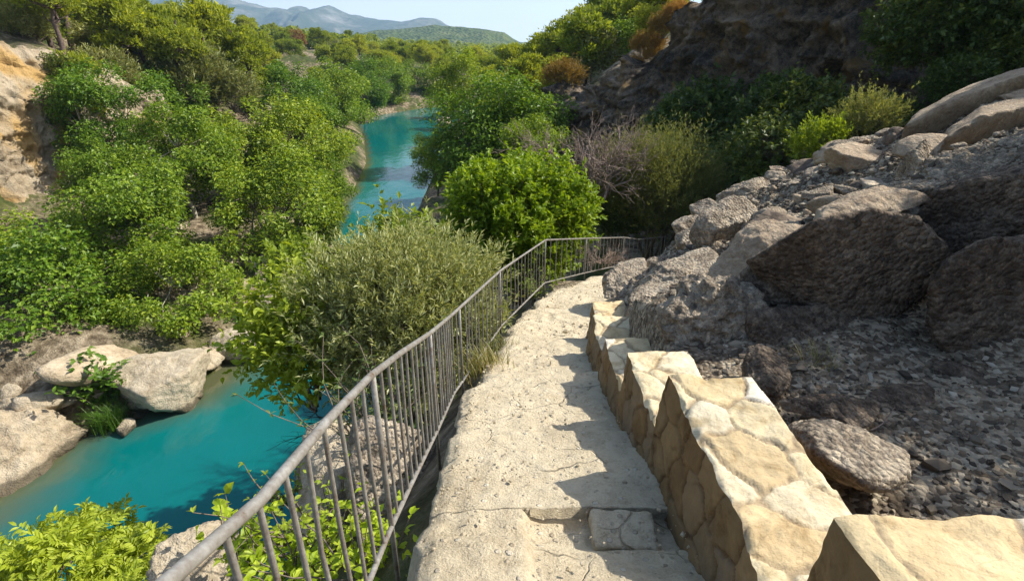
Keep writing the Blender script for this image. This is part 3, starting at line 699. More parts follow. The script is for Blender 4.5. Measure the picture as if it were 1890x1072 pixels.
def wall_step(x0, x1, y0, y1, z0, z1, seed, cell=.27):
    """one step of the wall: rubble masonry whose top and sides are a relief of stones in mortar"""
    r = np.random.default_rng(seed)
    cx, cy, cz = [max(2, int(round(q/.0115))) for q in (x1-x0, y1-y0, z1-z0)]
    geo = Geo(); cols = []
    ctr = np.array([(x0+x1)/2, (y0+y1)/2, (z0+z1)/2])
    def face(o, du, dv, nu, nv, nor, cs):
        a = np.linspace(0, 1, nu+1); b_ = np.linspace(0, 1, nv+1); A, B = np.meshgrid(a, b_, indexing='ij')
        V = o+A[..., None]*du+B[..., None]*dv
        Lu, Lv = np.linalg.norm(du), np.linalg.norm(dv)
        U_, W_ = (A*Lu).ravel(), (B*Lv).ravel()
        nu_, nv_ = max(1, int(round(Lu/cs))), max(1, int(round(Lv/cs)))
        pts = [((i+.5+r.uniform(-.36, .36)+(.5 if j % 2 else 0))*Lu/nu_, (j+.5+r.uniform(-.36, .36))*Lv/nv_) for i in range(-1, nu_+1) for j in range(nv_)]
        q = np.stack([U_*5, W_*5, 0*U_+seed], 1)
        wu, wv = .028*fbm(q, 4, seed), .028*fbm(q+9, 4, seed+2)
        id_, gap = vor2(U_+wu, W_+wv, pts)
        up_ = r.uniform(-.010, .008, len(pts)); pc = PAL[r.integers(len(PAL), size=len(pts))]*r.uniform(.85, 1.08, (len(pts), 1))
        w = sstep(.009, .027, gap+.012*fbm(np.stack([U_*22, W_*22, 0*U_], 1), 2, seed+6))
        edge = np.minimum(np.minimum(U_, Lu-U_), np.minimum(W_, Lv-W_))
        wp = V.reshape(-1, 3)
        # displacement vanishes at the shared edges so the shell stays closed
        h = w*(.014+.35*up_[id_])-.010+.004*fbm(wp*18, 4, seed+4)+(1-w)*.004*fbm(wp*55, 2, seed+8)
        h = h*sstep(0, .012, edge)
        Vd = wp+np.asarray(nor)*h[:, None]
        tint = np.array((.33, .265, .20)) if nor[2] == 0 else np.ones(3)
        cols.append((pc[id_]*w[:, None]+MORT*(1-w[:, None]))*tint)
        F = grid_faces(nu+1, nv+1)
        if np.dot(np.cross(du, dv), nor) < 0: F = F[:, ::-1]
        geo.add(Vd, F)
    X, Y, Z = np.array([x1-x0, 0, 0]), np.array([0, y1-y0, 0]), np.array([0, 0, z1-z0])
    o = np.array([x0, y0, z0])
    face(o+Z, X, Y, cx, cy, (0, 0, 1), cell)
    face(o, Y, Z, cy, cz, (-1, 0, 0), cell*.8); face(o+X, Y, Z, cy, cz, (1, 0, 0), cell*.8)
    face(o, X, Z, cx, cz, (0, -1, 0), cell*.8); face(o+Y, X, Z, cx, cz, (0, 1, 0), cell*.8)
    V = np.vstack(geo.V)
    # worn corners and a hand-laid, not ruled, outline (same function of position for all faces)
    q = V*np.array([2.2, 2.2, 2.2])
    wob = np.stack([fbm(q, 3, seed+11), fbm(q+5, 3, seed+12), fbm(q+9, 3, seed+13)], 1)*.016
    wob2 = np.stack([fbm(V*9, 3, seed+21), fbm(V*9+5, 3, seed+22), fbm(V*9+9, 3, seed+23)], 1)*.007
    V = V+wob+wob2
    tx = (V[:, 0]-ctr[0])/(x1-x0)*2; ty = (V[:, 1]-ctr[1])/(y1-y0)*2; tz = np.clip((V[:, 2]-z0)/(z1-z0), 0, 1)
    rnd = np.clip(np.maximum(np.abs(tx), np.abs(ty))-.9, 0, .1)/.1*sstep(.75, 1, tz)
    V[:, 2] -= .007*rnd**2+rnd*np.maximum(0, fbm(V*7, 3, seed+31)-.25)*.05
    V[:, 0] -= .10*(1-tz)*(tx < 0)*np.clip(-tx, 0, 1)
    return V, np.vstack(geo.Q), np.vstack(cols)
wall = empty('stone_wall', (1.15, 3.5, -2.7), 'stepped yellow stone parapet wall descending along the right side of the path', 'wall')
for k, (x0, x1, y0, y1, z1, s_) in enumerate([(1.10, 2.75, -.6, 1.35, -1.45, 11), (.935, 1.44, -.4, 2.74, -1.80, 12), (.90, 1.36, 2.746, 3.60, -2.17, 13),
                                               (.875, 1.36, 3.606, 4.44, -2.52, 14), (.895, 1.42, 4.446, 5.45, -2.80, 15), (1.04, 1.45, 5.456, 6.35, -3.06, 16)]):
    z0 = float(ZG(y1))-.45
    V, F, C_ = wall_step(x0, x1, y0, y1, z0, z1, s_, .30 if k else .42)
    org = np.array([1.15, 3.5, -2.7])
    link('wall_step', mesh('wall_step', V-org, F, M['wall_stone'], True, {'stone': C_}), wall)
# flagstones on the path
def slab(name, label, c, half, seed, rz, tilt=0):
    D, F = ico(5)
    q = np.abs(D)/np.array(half); s_ = 1/np.power((q**14).sum(1), 1/14)
    V = D*s_[:, None]
    V = V+D*(.010*fbm(V*14, 4, seed)+.014*fbm(V*5, 3, seed+3))[:, None]
    C_ = np.tile(np.array([(.60, .53, .41)]), (len(V), 1))
    o = link(name, mesh(name, V, F, M['footpath'], True, {'stone': C_}), loc=[float(a) for a in c]); o.rotation_euler = (tilt, 0, rz)
    return tag(o, label, 'paving stone')
c = P(1155, 952, 2.88); slab('flagstone', 'smooth grey flat slab lying in the wall shadow on the near path', (c[0], c[1], ZG(c[1])-.085), (.175, .13, .045), 5, -.05)

# ------------------------------------------------------------------ railing
m, nt, out = newmat('railing_metal')
co = coords(nt, 'World')
n1 = noise(nt, co, 9, 7, .65); n2 = noise(nt, co, 60, 4, .6)
c = ramp(nt, math_(nt, 'ADD', math_(nt, 'MULTIPLY', n1, .6), math_(nt, 'MULTIPLY', n2, .4)), [(.36, (.13, .075, .04)), (.42, (.19, .165, .14)), (.55, (.265, .25, .225)), (.68, (.37, .36, .335))])
b = N(nt, 'ShaderNodeBsdfPrincipled'); b.inputs['Roughness'].default_value = .55; b.inputs['Metallic'].default_value = .25
nt.links.new(c, b.inputs['Base Color']); nt.links.new(bump(nt, n2, .25, .004), b.inputs['Normal'])
nt.links.new(b.outputs[0], out.inputs[0]); M['rail'] = m
rl = empty('railing', (-.57, 1.0, -2.0), 'weathered grey metal railing with thin upright bars along the left edge of the path', 'railing')
ro = np.array([-.57, 1.0, -2.0])
seg = np.concatenate([[0], np.cumsum(np.linalg.norm(np.diff(RAIL, axis=0), axis=1))])
def railpt(s_):
    return np.stack([np.interp(s_, seg, RAIL[:, k]) for k in range(3)], -1)
sd = np.sort(np.concatenate([np.linspace(0, seg[-1], 90), seg-.03, seg+.03])); sd = sd[(sd >= 0) & (sd <= seg[-1])]
tp_ = railpt(sd)
g = Geo(); g.tube(tp_-ro, .0155, 10); link('top_rail', g.mesh('top_rail', M['rail'], True), rl)
g = Geo(); g.tube(tp_-ro-np.array([0, 0, .85]), .0135, 8); link('bottom_rail', g.mesh('bottom_rail', M['rail'], True), rl)
yr = lambda y: np.interp(y, RAIL[:, 1], seg)
posts = [yr(y) for y in (.42, 1.87, 3.3, 4.75, 6.72, 9.34, 11.7, 14.94, 16.6)]+[seg[-1]-.01]
for s_ in posts:
    q = railpt(s_)-ro; g = Geo(); g.tube([q, q-[0, 0, .45], q-[0, 0, 1.22]], .0130, 8); link('post', g.mesh('post', M['rail'], True), rl)
s_ = .12
while s_ < seg[-1]-.05:
    q = railpt(s_)
    if min(abs(s_-k) for k in posts) > .06:
        jit = rng.normal(size=3)*[.006, .006, 0]
        q = q-ro; g = Geo(); g.tube([q, q-[0, 0, .4]+jit, q-[0, 0, .85]], .0080, 6, False); link('baluster', g.mesh('baluster', M['rail'], True), rl)
    s_ += .142 if q[1] < 4.5 else (.20 if q[1]+ro[1] < 9.3 else .33 if q[1]+ro[1] < 15 else .27)

# ------------------------------------------------------------------ cliffs
def cliff_mesh(line, top, base, seed, mat, name, label, amp=1.0, ns=260, nz=110, cat='cliff', over=0, flat=1.6):
    line = np.asarray(line, float)
    sl = np.concatenate([[0], np.cumsum(np.linalg.norm(np.diff(line, axis=0), axis=1))])
    s_ = np.linspace(0, sl[-1], ns); x = np.interp(s_, sl, line[:, 0]); y = np.interp(s_, sl, line[:, 1]); tz = np.interp(s_, sl, top)
    ker = np.ones(9)/9
    xs = np.convolve(np.pad(x, 4, 'edge'), ker, 'valid'); ys = np.convolve(np.pad(y, 4, 'edge'), ker, 'valid')
    tg = nrm(np.stack([np.gradient(xs), np.gradient(ys)], 1)); nx_, ny_ = tg[:, 1], -tg[:, 0]
    # choose the side facing the camera
    if np.mean(nx_*(-xs)+ny_*(-ys)) < 0: nx_, ny_ = -nx_, -ny_
    h = np.linspace(0, 1, nz)
    capn = 24
    Sg, Hh = np.meshgrid(s_, np.concatenate([h, 1+np.arange(1, capn)/capn]), indexing='ij')
    hz = np.clip(Hh, 0, 1); back = np.clip(Hh-1, 0, 1)
    tn = tz+.7*fbm(np.stack([s_*.5, 0*s_, 0*s_+seed], 1), 4, seed)
    Z = base+(tn[:, None]-base)*hz
    q = np.stack([Sg.ravel()/4.5, Z.ravel()/7, 0*Sg.ravel()+seed], 1)
    q2 = np.stack([Sg.ravel()/1.3, Z.ravel()/1.6, 0*Sg.ravel()+seed], 1)
    blk = np.abs(((Z.ravel()*.55+.6*fbm(q2*.6, 3, seed+8)) % 1)-.5)*2
    off = amp*(1.0*ridged(q, 5, seed)+.5*ridged(q2, 5, seed+3)+.14*fbm(q2*4, 3, seed+6)-.35*sstep(.78, 1, blk)).reshape(Sg.shape)
    off = off+(1-hz)*1.6+over*sstep(.5, 1, hz)-1.1*(hz**7)-back*flat*2.2
    X = xs[:, None]+nx_[:, None]*off; Y = ys[:, None]+ny_[:, None]*off
    Z = Z-back*.4+.12*off*(back > 0)
    o = link(name, mesh(name, np.stack([X, Y, Z], -1).reshape(-1, 3), grid_faces(Sg.shape[0], Sg.shape[1]), M[mat], True))
    return tag(o, label, cat)
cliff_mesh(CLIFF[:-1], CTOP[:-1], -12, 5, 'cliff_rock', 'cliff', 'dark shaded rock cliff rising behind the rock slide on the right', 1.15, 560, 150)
cliff_mesh([(-32.0, 53), (-35.0, 46.5), (-36.6, 42), (-37.5, 37), (-38.5, 30), (-40, 24)], [-4.0, -1.2, -.5, -.4, -.5, -.5], -13.5, 9, 'stain_rock', 'cliff', 'sunlit tan rock cliff with orange stains at the left frame edge', .55, 240, 110)

# ------------------------------------------------------------------ trees and shrubs
def limb(a, b, r, n=6, bend=.12, sag=0):
    t = np.linspace(0, 1, n)[:, None]; d = b-a; L = np.linalg.norm(d)
    w = r.normal(size=(1, 3))*bend*L
    return a+d*t+w*np.sin(t*math.pi)+np.array([0, 0, sag*L])*np.sin(t*math.pi)+r.normal(size=(n, 3))*.012*L*np.sin(t*math.pi)
def broadleaf(seed, R, Hc, Ht, ncl, nlf, leaf, rcl=.34, trunk_r=.14, wid=.62, shell=.5, low=-.75, stems=1, flat=.8, up=.75, bark='bark', mat='plane_leaf', name='tree'):
    """crown of leaf clumps around limb ends; R radius, Hc half height, Ht height of crown centre above the base"""
    r = np.random.default_rng(seed)
    d = rvec(ncl*3, r); d = d[d[:, 2] > low][:ncl]; ncl = len(d)
    rr = shell+(1-shell)*r.uniform(0, 1, ncl)**.6
    lump = 1+.42*vnoise(d*1.6+seed, seed)+.24*vnoise(d*3.7+seed, seed+1)
    cen = d*(rr*lump)[:, None]*np.array([R, R, Hc])+np.array([0, 0, Ht])
    rc = R*rcl*np.exp(r.normal(size=ncl)*.28)
    # wood
    g = Geo(); fork = np.array([r.normal()*.08*R, r.normal()*.08*R, max(.3*Ht, Ht-Hc*.85)])
    ends = []
    for s_ in range(stems):
        base = np.array([r.normal()*.12*R*(stems > 1), r.normal()*.12*R*(stems > 1), -.4])
        fk = fork+(np.array([r.normal()*.25*R, r.normal()*.25*R, 0]) if stems > 1 else 0)
        pts = limb(base, fk, r, 7, .07); g.tube(pts, np.linspace(trunk_r, trunk_r*.72, 7), 8, False); ends.append(fk)
    mains = []
    for k in range(7):
        tgt = cen[r.integers(ncl)]; tgt = fork+(tgt-fork)*.62
        fk = ends[k % stems]; pts = limb(fk, tgt, r, 6, .10, .05); g.tube(pts, np.linspace(trunk_r*.6, trunk_r*.22, 6), 6, False); mains += [pts[2], pts[3], pts[4], pts[5]]
    mains = np.array(mains)
    for k in range(ncl):
        a = mains[np.argmin(np.linalg.norm(mains-cen[k], axis=1))]
        pts = limb(a, cen[k], r, 5, .10, .04); g.tube(pts, np.linspace(trunk_r*.2, trunk_r*.06, 5), 4, False)
    tm = g.mesh('trunk', M[bark], True)
    # leaves
    idx = np.repeat(np.arange(ncl), np.maximum(8, (nlf*(rc/rc.mean())**2/ncl).astype(int)))
    n = len(idx)
    q = rvec(n, r)*(r.uniform(0, 1, n)**.42)[:, None]
    pos = cen[idx]+q*rc[idx][:, None]*np.array([1, 1, flat])
    out_ = nrm(pos-np.array([0, 0, Ht-.4*Hc]))
    nor = nrm(np.array([0, 0, up])+out_*.55+r.normal(size=(n, 3))*.55)
    tip = nrm(q*.8+r.normal(size=(n, 3))*.7+np.array([0, 0, -.25])); tip = nrm(tip-nor*np.sum(tip*nor, 1, keepdims=True)*.8)
    L = leaf*np.exp(r.normal(size=n)*.25)
    g = Geo(); g.leaves(pos, tip, nor, L, L*wid)
    return tm, g.mesh('crown', M[mat])
def pine(seed, R, Hc, Ht, ncl, nlf, needle, mat='pine_leaf', low=-.5):
    r = np.random.default_rng(seed)
    d = rvec(ncl*3, r); d = d[d[:, 2] > low][:ncl]; ncl = len(d)
    rr = .35+.65*r.uniform(0, 1, ncl)**.7
    prof = 1.05-.35*np.clip(d[:, 2], 0, 1)
    cen = d*(rr*prof)[:, None]*np.array([R, R, Hc])+np.array([0, 0, Ht])
    rc = R*.27*np.exp(r.normal(size=ncl)*.3)
    g = Geo(); lean = np.array([r.normal()*.25, r.normal()*.25, 0])
    top = np.array([0, 0, Ht+Hc*.7])+lean; pts = limb(np.array([0, 0, -.5]), top, r, 10, .03); tr = .028*(Ht+Hc)
    g.tube(pts, np.linspace(tr, tr*.25, 10), 7, False)
    for k in range(ncl):
        j = np.argmin(np.abs(pts[:, 2]-(cen[k, 2]-.3*R))); q = limb(pts[j], cen[k], r, 5, .08, -.04); g.tube(q, np.linspace(tr*.3, tr*.08, 5), 4, False)
    tm = g.mesh('trunk', M['pine_bark'], True)
    idx = np.repeat(np.arange(ncl), max(6, nlf//ncl)); n = len(idx)
    q = rvec(n, r)*(r.uniform(0, 1, n)**.5)[:, None]
    pos = cen[idx]+q*rc[idx][:, None]*np.array([1, 1, .55])
    tip = nrm(q*.7+np.array([0, 0, .55])+r.normal(size=(n, 3))*.5)
    L = needle*np.exp(r.normal(size=n)*.25)
    g = Geo(); g.leaves(pos, tip, rvec(n, r), L, L*.42, .2)
    return tm, g.mesh('crown', M[mat])
def tree(name, label, cat, base, meshes, group=None, rz=None, sc=1, leafmat=None):
    e = empty(name, base, label, cat, group, random.uniform(0, 6.28) if rz is None else rz, sc)
    link('trunk', meshes[0], e); link('crown', meshes[1], e)
    return e
def dup(e, loc, rz, sc, label=None, group=None):
    c = e.copy(); COL.objects.link(c); c.location = [float(q) for q in loc]; c.rotation_euler = (0, 0, rz); c.scale = sc if hasattr(sc, '__len__') else (sc, sc, sc)
    if label: c['label'] = label
    if group: c['group'] = group
    for ch in e.children:
        k = ch.copy(); COL.objects.link(k); k.parent = c
    return c

# plane trees on the left bank: (pixel of crown centre, depth, radius, label)
planes = [broadleaf(300+k, 3.2, 3.3, 4.2, 62, 14500, .19, bark='pale_bark' if k % 2 else 'bark', low=-.98, rcl=[.27, .23, .28, .24, .26][k], shell=.5, trunk_r=.17) for k in range(5)]
LB = [
    (70, 572, 25.5, 1.10, 'leafy plane tree at the lower left, standing over the brown rock shelf'),
    (15, 500, 29, .9, 'plane tree at the left frame edge below the orange stained cliff'),
    (240, 410, 30.5, 1.02, 'full round plane tree of the left bank above the pale boulders'),
    (325, 542, 27.5, .88, 'low plane tree whose branches hang over the brown shaded boulder'),
    (215, 592, 26.0, .66, 'narrow young plane tree between the two lowest crowns of the left bank'),
    (515, 395, 35, 1.12, 'large dark plane tree leaning over the turquoise river on the left bank'),
    (190, 225, 43, 1.12, 'bright plane tree at the foot of the tan cliff'),
    (190, 335, 37, .62, 'dark low plane tree beside the orange stained cliff'),
    (335, 290, 38, 1.05, 'spreading plane tree with pale bare twigs showing above the full round one'),
    (440, 270, 43, 1.15, 'broad plane tree in the middle row of the left bank'),
    (545, 275, 47, 1.2, 'plane tree behind the leaning tree, its crown reaching the river'),
    (590, 250, 56, 1.15, 'tall plane tree at the river on the left, where the channel narrows'),
    (300, 205, 55, 1.1, 'plane tree behind the broad middle one under the brown pine trunks'),
    (540, 185, 68, 1.35, 'round grey green tree below the hillside forest on the left bank'),
    (610, 170, 84, 1.6, 'bushy bright tree on the left bank near the river bend'),
    (665, 165, 104, 1.55, 'round tree behind the pale rocks at the river bend'),
    (712, 158, 122, 1.7, 'bushy tree on the left shore just before the river disappears'),
    (762, 160, 136, 1.7, 'bushy tree at the far end of the river, where the water disappears'),
    (628, 195, 92, 1.0, 'low tree hanging over the water at the far left shore'),
    (600, 345, 44, .62, 'small tree leaning out over the water in front of the leaning plane tree'),
    (572, 430, 39.5, .5, 'low sprawling tree at the water below the leaning plane tree'),
]
for k, (px, py, t, s_, lab) in enumerate(LB):
    c = P(px, py, t)
    gz = float(H(c[0], c[1]))
    ht = c[2]-gz                              # the crown centre's height above the ground there
    sz = (s_, s_, max(.95*s_, min(1.35*s_, ht/4.2)))
    tree('plane_tree', lab, 'tree', (c[0], c[1], c[2]-4.2*sz[2]), planes[k % 5], 'plane trees on the left bank', sc=sz)
# big plane tree on the right bank and companions
tm = broadleaf(340, 3.65, 3.5, 7.0, 120, 22000, .21, bark='pale_bark', trunk_r=.24, rcl=.26, low=-.9)
c = P(908, 258, 36.5); tree('plane_tree', 'large plane tree with pale bent branches on the right river bank', 'tree', (c[0], c[1], c[2]-7.0), tm, rz=.8)
c = P(805, 300, 37); e = tree('plane_tree', 'dark low plane tree over blue water, left of the large right bank plane tree', 'tree', (c[0], c[1], c[2]-4.2*.5), planes[2], sc=(.52, .52, .52))
c = P(985, 290, 31); tree('plane_tree', 'dark plane tree between the large plane tree and the cliff end', 'tree', (c[0], c[1], c[2]-4.2*.62), planes[1], sc=.62)
c = P(850, 165, 62); tree('plane_tree', 'yellow green tree behind the large plane tree on the right bank', 'tree', (c[0], c[1], c[2]-4.2), planes[3], sc=1.1)

# olive bush, bright shrub, grey bush near the railing
def bush(seed, R, Hc, Ht, nsh, per, leaf, wid, mat, shootL=.45, spray=.9, bark='bark', low=-.35, inner=.55, nstem=9, ang=.6, fine=False):
    """a shrub of many leafy shoots"""
    r = np.random.default_rng(seed)
    d = rvec(nsh*3, r); d = d[d[:, 2] > low][:nsh]; nsh = len(d)
    lump = 1+.22*vnoise(d*2.1+seed, seed)+.14*vnoise(d*4.7+seed, seed+1)
    rr = inner+(1-inner)*r.uniform(0, 1, nsh)**.7
    st = d*(rr*lump)[:, None]*np.array([R, R, Hc])+np.array([0, 0, Ht])
    ax = nrm(d*.6+np.array([0, 0, spray])+r.normal(size=(nsh, 3))*.38)
    LS = shootL*np.exp(r.normal(size=nsh)*.3)
    g = Geo()
    cen = np.array([0, 0, max(.15, Ht-Hc*.7)])
    mains = []
    for k in range(nstem):
        b = st[r.integers(nsh)]; q = limb(np.array([r.normal()*.12*R, r.normal()*.12*R, -.35]), cen+(b-cen)*.75, r, 7, .10); g.tube(q, np.linspace(.035*R, .010*R, 7), 5, False); mains += list(q[2:])
    mains = np.array(mains)
    for k in range(0, nsh, 3):
        a = mains[np.argmin(np.linalg.norm(mains-st[k], axis=1))]; q = limb(a, st[k], r, 4, .08); g.tube(q, np.linspace(.009*R, .003*R, 4), 3, False)
    tm = g.mesh('trunk', M[bark], True)
    idx = np.repeat(np.arange(nsh), per); n = len(idx); t = r.uniform(0, 1, n)
    pos = st[idx]+ax[idx]*(t*LS[idx])[:, None]
    rv = rvec(n, r); side = nrm(np.cross(ax[idx], rv))
    tip = nrm(ax[idx]*(1-ang*.5)+side*ang*1.2*(1-.4*t[:, None]))
    nor = nrm(np.cross(side, ax[idx])*.3+np.cross(np.cross(tip, [0, 0, 1.0]), tip)*1.0+r.normal(size=(n, 3))*.35)
    L = leaf*np.exp(r.normal(size=n)*.22)
    g = Geo(); (g.fine_leaves if fine else g.leaves)(pos, tip, nor, L, L*wid, .12)
    return tm, g.mesh('crown', M[mat])
c = P(742, 582, 8.3)
tree('olive_bush', 'large grey green willow-leaved bush directly behind the railing', 'bush', (c[0], c[1], c[2]-1.7), bush(401, 1.42, 1.15, 1.7, 3600, 20, .085, .24, 'olive_leaf', .40, low=-.9, inner=.5), rz=.4)
c = P(955, 410, 15)
tree('bright_shrub', 'bright yellow green rounded shrub beyond the railing corner', 'bush', (c[0], c[1], c[2]-2.0), bush(402, 1.66, 1.40, 1.75, 2600, 16, .115, .58, 'bright_leaf', .36, .7, low=-.9, ang=.8, fine=True), rz=1.1, sc=1.13)
c = P(1213, 352, 18.6)
tree('grey_bush', 'tall grey green broom-like bush in front of the shaded cliff', 'bush', (c[0], c[1], c[2]-2.45), bush(403, 1.5, 1.1, 1.9, 3400, 15, .10, .22, 'grey_leaf', .70, 1.2, low=-.9), rz=2, sc=1.25)
c = P(1145, 395, 19)
tree('grey_bush', 'small dull green bush between the bright shrub and the tall broom-like bush', 'bush', (c[0], c[1], c[2]-.9), bush(404, .95, .85, .9, 1500, 14, .10, .3, 'dark_leaf', .4, .8, low=-.9), rz=2)
c = P(560, 625, 8.2)
tree('leafy_shrub', 'light green broad-leaved shrub on the left flank of the willow-leaved bush', 'bush', (c[0], c[1], c[2]-.9), bush(405, .78, .85, .9, 520, 12, .105, .6, 'ash_leaf', .38, .5, low=-.9, ang=.9, inner=.35, fine=True), rz=2)
c = P(725, 430, 10.6)
tree('leafy_shrub', 'light green sprigs rising behind the top of the willow-leaved bush', 'bush', (c[0], c[1], c[2]-1.3), bush(406, .5, .45, 1.0, 170, 12, .12, .55, 'ash_leaf', .45, .7, low=-.9, ang=.9, inner=.35), rz=.5)
c = P(545, 500, 11)
tree('leafy_shrub', 'sparse light green twigs left of the willow-leaved bush over the water', 'bush', (c[0], c[1], c[2]-.8), bush(407, .62, .5, .8, 150, 10, .13, .55, 'ash_leaf', .4, .4, low=-.9, ang=.9, inner=.3), rz=.5)
# foreground tree top, lower left
def pinnate(seed, R, Hc, Ht, nsp, leaf):
    r = np.random.default_rng(seed)
    d = rvec(nsp*4, r); d = d[d[:, 2] > -.25][:nsp]
    lump = 1+.34*vnoise(d*2.4+seed, seed)
    st = d*((.45+.55*r.uniform(0, 1, nsp)**.6)*lump)[:, None]*np.array([R, R, Hc])+np.array([0, 0, Ht])
    g = Geo(); cen = np.array([0, 0, Ht-Hc])
    g.tube(limb(np.array([0, 0, -.5]), cen, r, 7, .05), np.linspace(.13, .09, 7), 8, False)
    mains = [cen]
    for k in range(9):
        q = limb(cen, cen+(st[r.integers(nsp)]-cen)*.8, r, 7, .08, .04); g.tube(q, np.linspace(.055, .014, 7), 5, False); mains += list(q[2:])
    mains = np.array(mains)
    for k in range(nsp):
        a = mains[np.argmin(np.linalg.norm(mains-st[k], axis=1))]; q = limb(a, st[k], r, 4, .08); g.tube(q, np.linspace(.012, .004, 4), 3, False)
    tm = g.mesh('trunk', M['bark'], True)
    P_, T_, N_, L_ = [], [], [], []
    for k in range(nsp):
        ax0 = nrm(d[k]*.5+np.array([0, 0, .9])+r.normal(size=3)*.25)
        for f in range(r.integers(6, 10)):          # leaf stalks round each shoot
            a = nrm(ax0*.35+rvec(1, r)[0]*.9+np.array([0, 0, .25])); LL = r.uniform(.17, .26)
            org = st[k]+ax0*r.uniform(0, .2)
            side = nrm(np.cross(a, [0, 0, 1.0])+1e-6); up = np.cross(side, a)
            for j in range(5):
                q = org+a*LL*(.3+.7*j/4)-np.array([0, 0, .10*LL*(j/4)**2])
                for sg in ((-1, 1) if j < 4 else (0,)):
                    P_.append(q); T_.append(a*.55+side*sg*.95+up*r.normal()*.15-np.array([0, 0, .12])); N_.append(up+r.normal(size=3)*.22); L_.append(leaf*r.uniform(.8, 1.2))
    g = Geo(); L_ = np.array(L_); g.fine_leaves(np.array(P_), np.array(T_), np.array(N_), L_, L_*.42, .14)
    return tm, g.mesh('crown', M['ash_leaf'])
c = P(125, 1150, 6.6)
tree('ash_tree', 'top of a bright feathery-leaved tree in the lower left corner in front of the water', 'tree', (c[0], c[1], c[2]-5), pinnate(501, 1.25, .95, 5, 190, .105), rz=0)

# plants below the railing
def leafy_plant(seed, h, n, leaf, wid, mat, spread=.5):
    r = np.random.default_rng(seed); g = Geo(); g2 = Geo(); P_, T_, N_, L_ = [], [], [], []
    for k in range(n):
        a = np.array([r.normal()*spread, r.normal()*spread, 1.0])*h*r.uniform(.5, 1.1); b0 = np.array([r.normal()*spread*.25*h, r.normal()*spread*.25*h, -.05])
        q = limb(b0, b0+a, r, 6, .08); g.tube(q, np.linspace(.010, .003, 6), 4, False)
        for j in range(1, 6):
            for s_ in range(3):
                P_.append(q[j]); dv = rvec(1, r)[0]; dv[2] = abs(dv[2])*.4; T_.append(dv); N_.append(np.array([0, 0, 1.0])+r.normal(size=3)*.4); L_.append(leaf*r.uniform(.6, 1.2))
    L_ = np.array(L_); g2.fine_leaves(np.array(P_), np.array(T_), np.array(N_), L_, L_*wid, .1)
    return g.mesh('stem', M['bark'], True), g2.mesh('foliage', M[mat])
def plant(name, label, cat, loc, ms, group=None, sc=1):
    e = empty(name, loc, label, cat, group, random.uniform(0, 6), sc); link('stem', ms[0], e); link('foliage', ms[1], e); return e
plant('leafy_plant', 'broad-leaved light green plant growing in front of the near railing boulder', 'plant', P(470, 1035, 4.5), leafy_plant(601, .5, 16, .10, .8, 'bright_leaf', .45))
plant('leafy_plant', 'single tall sprig of light leaves above the near railing boulder', 'plant', P(425, 1030, 4.5), leafy_plant(602, .4, 3, .075, .7, 'bright_leaf', .2))
plant('leafy_plant', 'green small-leaved plant on the rock shelf seen through the railing bars', 'plant', P(600, 1000, 4.6), leafy_plant(603, .75, 40, .06, .55, 'ash_leaf', .5))
plant('leafy_plant', 'low green plant at the bottom edge between railing and path', 'plant', P(700, 1075, 3.3), leafy_plant(604, .45, 26, .07, .6, 'bright_leaf', .6))
plant('leafy_plant', 'dense green plant below the railing at the bottom of the frame', 'plant', P(560, 1090, 4.0), leafy_plant(605, .6, 34, .085, .6, 'bright_leaf', .6))
plant('leafy_plant', 'thin green plant beside the rock shelf close to the water', 'plant', P(520, 930, 5.6), leafy_plant(606, .4, 14, .06, .5, 'ash_leaf', .5))
plant('leafy_plant', 'dark leafy plant under the willow-leaved bush behind the bars', 'plant', P(690, 800, 6.2), leafy_plant(607, .9, 44, .08, .4, 'dark_leaf', .6))
plant('leafy_plant', 'green ferny plant at the foot of the railing corner post', 'plant', P(985, 545, 10.8), leafy_plant(608, .6, 30, .07, .45, 'ash_leaf', .5))
plant('leafy_plant', 'small bright plant growing on the tan rock ledge by the river', 'plant', P(452, 600, 28.5), leafy_plant(609, 1.1, 24, .22, .6, 'fern_leaf', .4))
plant('leafy_plant', 'tuft of green beside the long pale river boulder', 'plant', P(365, 640, 26.5), leafy_plant(610, .6, 20, .18, .4, 'fern_leaf', .5))
plant('sapling', 'bright green sapling between the brown ledge and the largest pale boulder', 'plant', P(190, 745, 22.2), leafy_plant(611, 2.2, 40, .30, .55, 'fern_leaf', .38))
def grass(seed, n, h, spread, mat, arch=.6):
    r = np.random.default_rng(seed); g = Geo()
    for k in range(n):
        a = r.uniform(0, 6.28); b = np.array([r.normal()*spread*.22, r.normal()*spread*.22, -.03]); hh = h*r.uniform(.5, 1.1); o = np.array([math.cos(a), math.sin(a), 0])*hh*arch*r.uniform(.3, 1)
        t = np.linspace(0, 1, 5)[:, None]; q = b+o*t**1.6+np.array([0, 0, hh])*(t-.35*arch*t**2.5)
        w = .012*h*(1-t[:, 0])+.001; sd_ = np.array([-math.sin(a), math.cos(a), 0]); V = np.vstack([q-sd_*w[:, None], q+sd_*w[:, None]])
        i = np.arange(4); g.add(V, np.stack([i, i+1, i+6, i+5], 1))
    return g.mesh('grass_tuft', M[mat])
o = link('grass_tuft', grass(701, 260, .36, .55, 'grass_leaf'), loc=(-.30, 5.05, -3.25)); tag(o, 'dry yellow green grass tuft at the left edge of the path by the bars', 'grass tuft')
o = link('grass_tuft', grass(702, 120, .25, .5, 'grass_leaf'), loc=(-.14, 5.75, -3.42)); tag(o, 'smaller dry grass tuft just beyond the first along the path edge', 'grass tuft')
o = link('fern', grass(703, 420, 1.3, 1.1, 'fern_leaf', .9), loc=[float(q) for q in P(205, 785, 21.6)]); tag(o, 'arching green fern hanging at the water below the sapling', 'fern')
